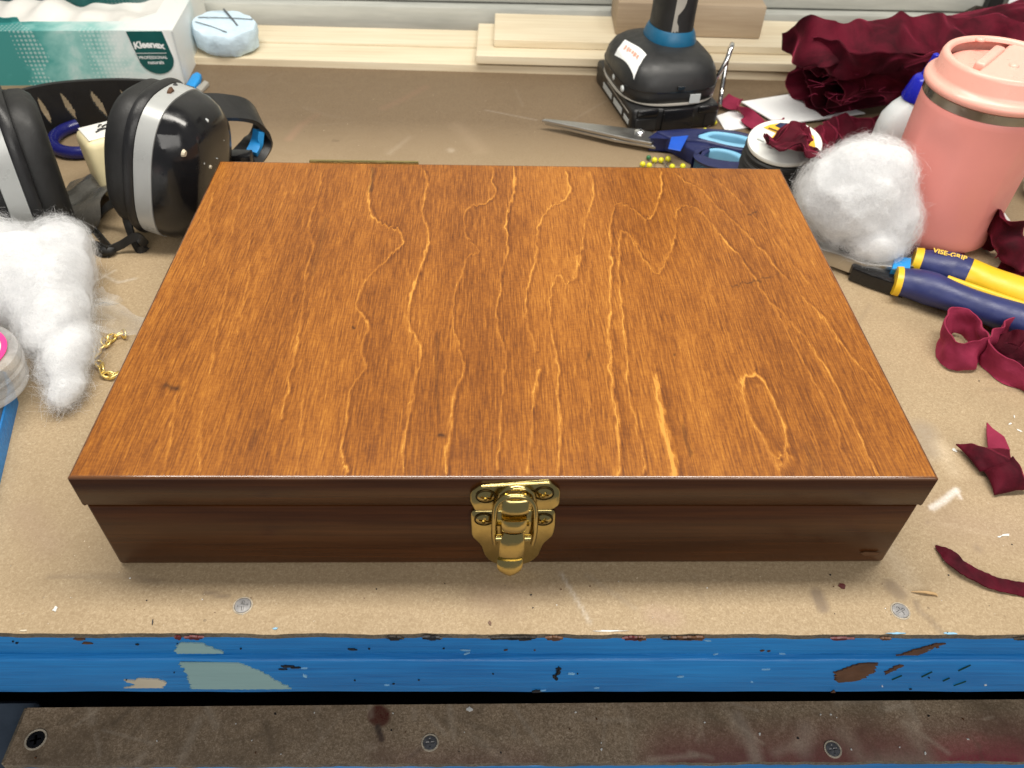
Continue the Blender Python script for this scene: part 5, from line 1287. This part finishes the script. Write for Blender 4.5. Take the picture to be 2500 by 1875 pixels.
grip(g1, .0088, .0108, 'navy2', 'grip', .05, 1); grip(g1, .0088, .0108, 'yellow', 'grip_collar', 0.015, .075, .0010)
grip(g2, .0078, .0115, 'navy2', 'grip', .05, .55); grip(g2, .0078, .0115, 'yellow', 'grip_collar', .01, .075, .0010)
grip(g2, .0078, .0115, 'yellow', 'grip_inlay', .475, 1, .0004)
P1 = crom(g1, 60)
obj('grip_inlay', tube([tuple(q + Vector((.0035, .0062, .0062))) for q in P1[24:]], .0022, 8, 40), MAT['yellow'], pr, 60)
P2 = crom(g2, 60); vd = (P2[22] - P2[8]).normalized(); up_ = Vector((-.1, .55, .84)); up_ = (up_ - vd * up_.dot(vd)).normalized()
vu = vd.cross(up_) * -1
vn = Vector((-.22, -.30, .93)).normalized(); vn = (vn - vd * vn.dot(vd)).normalized(); vu = vn.cross(vd)
obj('lettering', text_vf('VISE-GRIP', .0047, (P2[9] + P2[22]) / 2 + vn * .0098 + vu * .0020, vd, vu, bold=.0001), MAT['yellow'], pr, 0)

# ================================================================ EARMUFFS
em = thing('earmuffs', 'black earmuffs with silver bands, slotted neckband and elastic strap', 'earmuffs', (-.26, .30, 0))
def cup(c, ax, upv, flip_gloss):
    hh, hw = .0465, .0360
    def ly(L_): return [(t, hh * s, hw * s) for t, s in L_]
    p = 2.7
    cu2 = obj('cushion', loft(c, ax, upv, ly([(-.013, .55), (-.015, .52), (-.026, .56), (-.0285, .64), (-.0285, .76), (-.0265, .88), (-.022, .955), (-.016, .965), (-.0125, .94)]), 60, p, cap0=False, cap1=False), MAT['rubber'], em, 60)
    obj('inner_foam', loft(c, ax, upv, ly([(-.018, .54), (-.0195, .50), (-.020, .1)]), 48, p), MAT['ear_foam'], cu2, 60)
    obj('cup_rim', loft(c, ax, upv, ly([(-.0128, .90), (-.0125, 1.02), (-.0105, 1.045), (-.0080, 1.045), (-.0062, 1.02), (-.006, .95)]), 60, p), MAT['black'], em, 40)
    obj('silver_band', loft(c, ax, upv, ly([(-.0060, .98), (-.0058, 1.012), (.0050, 1.008), (.0052, .97)]), 60, p), MAT['silver'], em, 40)
    return obj('cup_shell', loft(c, ax, upv, ly([(.0052, .96), (.0054, .995), (.012, .975), (.019, .90), (.0245, .78), (.0275, .62), (.0285, .40), (.0288, .1)]), 60, p), MAT['black_gloss'], em, 60)
cR = Vector((-.2090, .266, .0475)); aR = Vector((.93, -.22, -.22)); uR = Vector((.22, .06, .97))
cup(cR, aR, uR, 1)
cL = Vector((-.3095, .256, .0465)); aL = Vector((-.86, -.48, .06)); uL = Vector((-.12, .06, .97))
cup(cL, aL, uL, 1)
def slots(s, v):
    k = (s - .20) / .62 * 11
    if k < 0 or k > 11: return False
    f = k - int(k); vv = (v - .48) / .33
    if abs(vv) > 1: return False
    return abs(f - .5 + .10 * vv) < .13 * (1 - vv * vv)
obj('neckband', ribbon([(-.331, .292, .050), (-.352, .318, .040), (-.3625, .348, .0265), (-.3600, .378, .0215), (-.337, .398, .0205), (-.295, .406, .0205), (-.256, .400, .0215), (-.228, .374, .028), (-.216, .335, .044), (-.212, .292, .060)], .038, (.06, -.10, 1), .0030, 420, 48, holes=slots), MAT['rubber'], em, 40)
for k, (c, dx) in enumerate(((cR, .0), (cL, -.004))):
    obj('hinge_block', loft(c + Vector((dx, .022, .020)), (0, .95, .2), (0, 0, 1), [(0, .010, .012), (.008, .0125, .014), (.018, .011, .0125), (.022, .006, .008)], 24, 3), MAT['black'], em, 50)
# adjuster strap behind the right cup
obj('adjuster_strap', ribbon([(-0.1919,0.3,0.0681),(-0.1835,0.318,0.0596),(-0.1741,0.33,0.0511),(-0.1703,0.336,0.0398),(-0.1718,0.334,0.03),(-0.175,0.326,0.0256),(-0.1798,0.312,0.0237)], .020, (-.45, .75, .45), .0032, 60, 6), MAT['black'], em, 40)
bv, bf = box(-.009, .009, -.005, .005, -.005, .005, .0015, 2)
obj('buckle', ([Vector(q) + Vector((-0.1807,0.306,0.0282)) for q in bv], bf), MAT['black_gloss'], em, 40)
obj('tape_wrap', ribbon([(-0.1704,0.329,0.0378),(-0.1727,0.326,0.03),(-0.1752,0.318,0.0261)], .0075, (-.45, .75, .45), .0046, 16, 3), MAT['tape'], em, 40)
# elastic strap with bow
el = [[(-0.2414,0.2506,0.03),(-0.2581,0.2599,0.018),(-0.2721,0.2667,0.004),(-0.2724,0.2595,0.002),(-0.2618,0.2459,0.002),(-0.2531,0.2349,0.003)], [(-0.2529,0.2307,0.004),(-0.2449,0.2343,0.006),(-0.2342,0.2349,0.012),(-0.2309,0.2347,0.01),(-0.2306,0.2366,0.004),(-0.2346,0.2348,0.002),(-0.2391,0.2404,0.006),(-0.2406,0.245,0.02),(-0.2373,0.2418,0.034)], [(-0.2521,0.2293,0.005),(-0.2604,0.236,0.004),(-0.2646,0.2383,0.003),(-0.2644,0.2352,0.002),(-0.258,0.2308,0.002),(-0.252,0.2295,0.003)]]
for e in el: obj('elastic_strap', ribbon(e, .0052, (.35, .25, .9), .0014, 60, 3), MAT['rubber'], em, 50)
obj('strap_knot', loft((-0.253,0.2314,0.0035), (1, .3, 0), (0, 0, 1), [(-.005, .001, .001), (-.0035, .003, .003), (.002, .0034, .0036), (.0045, .002, .002)], 16, 2), MAT['rubber'], em, 60)
# paint flecks on the shell
ef = Vector(aR).normalized()
fa, fu, fs_ = frame(aR, uR)
for k, (t, a, b, rr2, mt) in enumerate(((.021, .55, .78, .0024, 'cream_paint'), (.0283, .25, .28, .0014, 'cream_paint'), (.0262, -.1, .5, .0012, 'white_paint'), (.0268, .45, -.25, .0013, 'white_paint'), (.0283, -.22, .12, .0009, 'white_paint'), (.0245, .70, .02, .0011, 'white_paint'), (.0268, -.5, .1, .0010, 'grey_print'), (.0283, .1, -.3, .0009, 'white_paint'), (.0270, .35, .45, .0008, 'white_paint'), (.0255, .62, .30, .0010, 'cream_paint'), (.0283, .3, .05, .0007, 'grey_print'), (.0262, -.3, .55, .0010, 'grey_print'), (.0225, .80, .10, .0016, 'grey_print'), (.0283, 0, .2, .0008, 'cream_paint'), (-.001, .985, .05, .0040, 'brown_paint'), (-.004, .965, -.25, .0030, 'black_paint'))):
    q = cR + fa * t + fu * (.0465 * a) + fs_ * (.036 * b)
    a1, b1 = (1, 1) if k < 2 or k > 13 else (r_.uniform(.3, 1.2), r_.uniform(.25, .6))
    obj('paint_fleck', loft(q + fa * .0012, fa, fu, [(-.0016, rr2 * a1, rr2 * b1), (.0001, rr2 * a1 * .7, rr2 * b1 * .7)], 9, 2), MAT[mt], em, 0)

# ================================================================ SMALL THINGS NEAR THE EARMUFFS
cb = thing('cream_block', 'cream coloured rounded plastic cube with black marks on its white top', 'cube', (-.258, .320, 0))
v, f = box(-.019, .019, -.019, .019, 0, .041, .006, 4)
def CB(q): return Matrix.Rotation(R(35), 3, 'Z') @ (Matrix.Rotation(R(-8), 3, 'X') @ Vector(q)) + Vector((-.266, .312, .0030))
obj('cube_body', ([CB(q) for q in v], f), MAT['cream'], cb, 60)
v, f = box(-.0155, .0155, -.0155, .0155, .0405, .0413, .0003, 1)
obj('printed_top', ([CB(q) for q in v], f), MAT['cream_top'], cb, 0)
for k in range(9):
    a = Vector((-.008 + .002 * k, r_.uniform(-.006, .006), .0418)); b = a + Vector((r_.uniform(.001, .007), r_.uniform(-.004, .004), 0))
    obj('pen_stroke', tube([CB(a), CB((a + b) / 2 + Vector((0, .001, .0003))), CB(b)], .0005, 5, 6), MAT['black'], cb)
rb = tag(obj('blue_ring', tube([(-.3180 + .024 * math.cos(t), .378 + .024 * math.sin(t), .0048) for t in np.linspace(2.2, 7.0, 14)], .0046, 14, 60), MAT['purple'], None, 60, loc=(-.318, .378, 0)), 'shiny dark blue plastic ring lying inside the earmuff neckband', 'ring')
tag(obj('plastic_film', ribbon([(-0.2966,0.2493,0.004),(-0.2885,0.2564,0.012),(-0.2815,0.27,0.016),(-0.284,0.2982,0.01),(-0.2901,0.3222,0.004)], .040, (.8, .5, .05), .0005, 50, 16, .0085, 40, 5, minz=.0006), MAT['dark_plastic'], None, 60, loc=(-.285, .285, 0)), 'crumpled dark grey plastic film between the two ear cups', 'plastic film')
pk = thing('craft_stick', 'blue rounded stick end beside the corner of the tissue carton', 'stick', (-0.2646,0.4895,0))
q = [(-0.2683,0.4706,0.004),(-0.2682,0.4936,0.004),(-0.2653,0.4988,0.004),(-0.2605,0.4939,0.004),(-0.2593,0.484,0.004),(-0.2605,0.4645,0.004)]
obj('stick_tip', slab([(x, y, .0015) for x, y, z in q], .0040, (0, 0, 1), .0012, 2), MAT['tape'], pk, 50)
q = [(-0.2597,0.4708,0.003),(-0.256,0.4864,0.003),(-0.2513,0.4816,0.003),(-0.2541,0.4654,0.003)]
obj('stick_shaft', slab([(x, y, .0006) for x, y, z in q], .0030, (0, 0, 1), .0008, 2), MAT['drill_grey'], pk, 50)

# clear bag
tag(obj('plastic_bag', ribbon([(-0.251,0.1731,0.006),(-0.2339,0.1603,0.012),(-0.2238,0.1592,0.01),(-0.2197,0.1733,0.004)], .036, (.25, -.95, .1), .0002, 50, 24, .0075, 55, 6, minz=.0006), MAT['film'], None, 60, loc=(-.235, .17, 0)), 'crumpled clear plastic bag between the left fluff and the box', 'plastic bag')

# gold chain
ch = thing('gold_chain', 'short gold link chain lying beside the left end of the box', 'chain', (-0.2271,0.1423,0))
def link_mesh():
    P = []
    for k in range(18):
        t = 2 * math.pi * k / 18; P.append((.0031 * math.cos(t), .0019 * math.sin(t), 0))
    v, f = tube(P, .00068, 8, closed=True)
    me = bpy.data.meshes.new('link'); me.from_pydata([tuple(q) for q in v], [], f); me.materials.append(MAT['gold'])
    me.polygons.foreach_set('use_smooth', [True] * len(f)); me.update(); return me
lm = link_mesh()
for path in ([(-0.2339,0.1252,0.0018),(-0.2324,0.1301,0.0018),(-0.2273,0.1328,0.0018),(-0.228,0.1386,0.0018),(-0.226,0.142,0.0018),(-0.2264,0.1473,0.0018)], [(-0.2251,0.1302,0.0018),(-0.2206,0.1236,0.0018),(-0.2172,0.1188,0.0018),(-0.2136,0.1173,0.0018),(-0.2112,0.1198,0.0018)], [(-0.2246,0.1421,0.0018),(-0.2239,0.1466,0.0018),(-0.2225,0.1508,0.0018),(-0.2188,0.1537,0.0018),(-0.2163,0.1502,0.0018)]):
    ln = sum((Vector(path[i + 1]) - Vector(path[i])).length for i in range(len(path) - 1)); n = max(3, int(ln / .0038))
    Q = crom(path, n + 1)
    for i in range(n):
        t = (Q[i + 1] - Q[i]); mid = (Q[i] + Q[i + 1]) / 2
        o = bpy.data.objects.new('link', lm); col.objects.link(o); o.parent = ch
        rot = Matrix.Rotation(math.atan2(t.y, t.x), 4, 'Z') @ Matrix.Rotation(R(55) if i % 2 else R(-25), 4, 'X')
        o.location = mid + Vector((0, 0, .0008 * (i % 2))) - worg(ch); o.rotation_euler = rot.to_euler()

# blue edged box and tape roll at the left
be = thing('blue_case', 'flat case with grey top and bright blue sides at the bench edge', 'case', (-.30, .07, 0))
bo = [(-.2556, .0990, 0), (-.2400, .0370, 0), (-.2300, -.0030, 0), (-.2800, -.020, 0), (-.40, .0, 0), (-.40, .115, 0), (-.2640, .1125, 0)]
obj('case_side', slab(bo, .0105, (0, 0, 1), .0010, 2), MAT['blue'], be, 30)
ctr = Vector((-.30, .06, 0))
obj('case_top', slab([tuple(Vector(p) + (ctr - Vector(p)).normalized() * .0012 + Vector((0, 0, .0106))) for p in bo], .0012, (0, 0, 1), .0004, 1), MAT['slate'], be, 30)
tr = thing('tape_roll', 'translucent tape roll with hot pink core ring on the blue case', 'tape roll', (-.2735, .0985, .0119))
tcx = Vector((-.2735, .0985, .0119)); tax = Vector((.12, .05, 1))
obj('tape_body', lathe(tcx + Vector((0, 0, .0022)), [(.0150, 0), (.0255, 0), (.0262, .0008)] + [(.0262 + .0005 * math.sin(k * 2.4), .0008 + .0019 * k) for k in range(1, 11)] + [(.0255, .0205), (.0150, .0205)], 56, tuple(tax)), MAT['tape_clear'], tr, 40)
obj('core_ring', lathe(tcx + Vector((0, 0, .0022)), [(.0185, .0212), (.0210, .0212), (.0212, .0222), (.0185, .0222), (.0185, .0212)], 48, tuple(tax), cap0=False, cap1=False), MAT['magenta'], tr, 40)
obj('core_face', lathe(tcx + Vector((0, 0, .0022)), [(.0184, .0206), (.0184, .0214), (.004, .0216)], 40, tuple(tax)), MAT['white_plastic'], tr, 40)

# right edge bits
tag(obj('paper_wad', rough_v(loft((.4080, .316, .019), (0, 0, 1), (0, 1, 0), [(-.0185, .008, .010), (-.014, .017, .019), (.0, .022, .024), (.012, .019, .021), (.019, .008, .010)], 40, 2), .003, 70), MAT['paper'], None, 50, loc=(.408, .316, 0)), 'rounded white paper wad half hidden behind the tumbler', 'paper')
tag(obj('white_stick', tube([(0.3494,0.2829,0.012),(0.3547,0.2803,0.007),(0.3583,0.2769,0.0035)], .0014, 10, 10), MAT['white_plastic'], None, 60, loc=(0.3632,0.2915,0)), 'thin white plastic stick leaning on burgundy scrap beside the tumbler', 'stick')
tag(obj('corner_post', box(.4820, .4960, .612, .633, .0, .20, .001, 1), MAT['black'], None, 0, loc=(.489, .62, 0)), 'dark upright strip against the white wall at its right end', 'post')
tag(obj('paper_notice', slab([(.498, .609, .024), (.60, .600, .024), (.60, .625, .14), (.512, .630, .14)], .0006, (0, -1, 0)), MAT['paper'], None, 0, loc=(.55, .61, .02)), 'pale paper sheet leaning on the wall beside the dark upright strip', 'paper')
tag(obj('dust_clump', rough_v(loft((.470, .607, .0285), (0, 0, 1), (0, 1, 0), [(-.004, .003, .010), (-.002, .005, .013), (.003, .004, .011), (.007, .002, .005)], 24, 2), .003, 150), MAT['shelf'], None, 60, loc=(.47, .607, .024)), 'small dark clump of dust on the wall ledge beside the post', 'dust')

# ================================================================ FLUFF
def fluff(name, lab, blobs, nf, flen, seed, loc):
    t = thing(name, lab, 'fluff', loc, 'loose polyester stuffing beside the box')
    V, Fc = [], []
    for bi, (c, r) in enumerate(blobs):
        bm = bmesh.new(); bmesh.ops.create_icosphere(bm, subdivisions=4, radius=1)
        for v in bm.verts:
            d = v.co.copy(); p = Vector((c[0] + d.x * r[0], c[1] + d.y * r[1], c[2] + d.z * r[2]))
            k = .84 + .14 * mnoise.noise(p * 45 + Vector((seed, 0, 0))) + .09 * mnoise.noise(p * 110) + .03 * mnoise.noise(p * 300)
            q = Vector((c[0] + d.x * r[0] * k, c[1] + d.y * r[1] * k, c[2] + d.z * r[2] * k)); q.z = max(q.z, .0012); v.co = q
        a, b = bm_vf(bm); n = len(V); V += a; Fc += [[i + n for i in q] for q in b]
    core = obj('fluff_core', (V, Fc), MAT['fluff_core'], t, 180)
    m = core.modifiers.new('remesh', 'REMESH'); m.mode = 'VOXEL'; m.voxel_size = .0016; m.use_smooth_shade = True
    s = core.modifiers.new('smooth', 'SMOOTH'); s.factor = .5; s.iterations = 2
    g = np.random.default_rng(seed)
    C_ = np.array([b[0] for b in blobs]); R_ = np.array([b[1] for b in blobs])
    ar = (R_[:, 0] * R_[:, 1] + R_[:, 1] * R_[:, 2] + R_[:, 0] * R_[:, 2]); ar = ar / ar.sum()
    bi = g.choice(len(blobs), nf, p=ar); d = g.normal(size=(nf, 3)); d /= np.linalg.norm(d, axis=1)[:, None]
    k = g.uniform(.74, 1.0, nf)
    P = C_[bi] + d * R_[bi] * k[:, None]
    ok = P[:, 2] > .001
    for j in range(len(blobs)):
        ins = (((P - C_[j]) / (R_[j] * .80)) ** 2).sum(1) < 1; ok &= ~(ins & (bi != j))
    P, d, bi = P[ok], d[ok], bi[ok]; n = len(P)
    nrm = d / R_[bi]; nrm /= np.linalg.norm(nrm, axis=1)[:, None]
    tan = np.cross(nrm, g.normal(size=(n, 3))); tan /= np.linalg.norm(tan, axis=1)[:, None]
    dirv = tan + nrm * (g.uniform(-.1, 1, n) ** 2 * .5)[:, None]; dirv /= np.linalg.norm(dirv, axis=1)[:, None]
    curl = np.cross(dirv, nrm) * g.normal(0, 1.1, n)[:, None] - nrm * g.uniform(.12, .5, n)[:, None]
    ln = flen * g.uniform(.35, 1.25, n) * np.where(g.uniform(size=n) < .012, 1.8, 1); ns = 9
    pts = np.zeros((n, ns, 3)); cur = P.copy()
    for i in range(ns):
        pts[:, i] = cur; cur = cur + dirv * (ln / (ns - 1))[:, None]
        dirv = dirv + curl * .38 + g.normal(0, .10, (n, 3)); dirv /= np.linalg.norm(dirv, axis=1)[:, None]
    pts[:, :, 2] = np.maximum(pts[:, :, 2], .0006)
    side = np.cross(tan, nrm + g.normal(0, .5, (n, 3))); side /= np.linalg.norm(side, axis=1)[:, None]
    w = g.uniform(.00002, .00004, n)[:, None, None]
    A = pts - side[:, None, :] * w; B = pts + side[:, None, :] * w
    VV = np.stack([A, B], 2).reshape(-1, 3)
    base_ = (np.arange(n) * ns * 2)[:, None] + (np.arange(ns - 1) * 2)[None, :]
    F_ = np.stack([base_, base_ + 1, base_ + 3, base_ + 2], -1).reshape(-1, 4)
    o = obj('fluff_fibres', (VV, F_), MAT['fluff'], t, 0); o['kind'] = 'stuff'
    return t
fluff('fluff_ball', 'round white ball of stuffing leaning on the pink tumbler', [((.2290, .2460, .038), (.035, .031, .037)), ((.2130, .2530, .040), (.024, .026, .028)), ((.2460, .2400, .028), (.024, .026, .026)), ((.2320, .2520, .054), (.030, .026, .024)), ((.2400, .2270, .020), (.022, .018, .016))], 90000, .0135, 3, (.232, .24, 0))
fluff('fluff_tuft', 'ragged white tuft of stuffing with a pointed tail near the gold chain', [((-.2810, .1740, .026), (.034, .038, .027)), ((-.2630, .1990, .025), (.0190, .022, .022)), ((-.2540, .1720, .022), (.0165, .034, .021)), ((-.2480, .1460, .019), (.0180, .032, .018)), ((-.2345, .1240, .013), (.0140, .026, .012)), ((-.2290, .1030, .009), (.0095, .016, .008)), ((-.2590, .1560, .020), (.020, .022, .018)), ((-.3000, .1850, .028), (.028, .032, .026))], 100000, .0130, 5, (-.25, .15, 0))

# ================================================================ LITTER
for k, (a, ln, lab) in enumerate((((0.183,-0.0155,0), .009, 'tiny curled wood sliver on the hardboard near the right screw'), ((0.2352,0.0066,0), .0, ''))):
    if not ln: continue
    p = Vector(a)
    tag(obj('wood_sliver', tube([p + Vector((-ln * .6, .0008, .0006)), p + Vector((0, 0, .0014)), p + Vector((ln * .5, -.0006, .0008)), p + Vector((ln * .6, -.0016, .0006))], lambda s: .0002 + .0005 * math.sin(math.pi * s), 6, 18), MAT['sliver'], None, 60, loc=(p.x, p.y, 0)), lab, 'wood chip')

def crumbs():
    V, Fc = [], []; g = random.Random(31)
    for k in range(420):
        x, y = g.uniform(-.4, .42), g.uniform(-.03, .5) if k % 3 else g.uniform(-.031, .02)
        if -.176 < x < .176 and -.003 < y < .248: continue
        q = g.uniform(.00015, .00042); a = g.uniform(0, 3.14); n = len(V)
        for (i, j, h) in ((-1, -.5, .0001), (1, -.4, .0001), (.9, .5, .0001), (-.8, .6, .0001), (0, 0, q * .9)):
            V.append((x + q * (i * math.cos(a) - j * math.sin(a)), y + q * (i * math.sin(a) + j * math.cos(a)), h))
        Fc += [[n, n + 1, n + 4], [n + 1, n + 2, n + 4], [n + 2, n + 3, n + 4], [n + 3, n, n + 4]]
    return V, Fc
cm = obj('sawdust', crumbs(), MAT['sawdust'], None, 0); cm['kind'] = 'stuff'; cm['label'] = 'fine sawdust and lint crumbs scattered over the hardboard'; cm['category'] = 'sawdust'
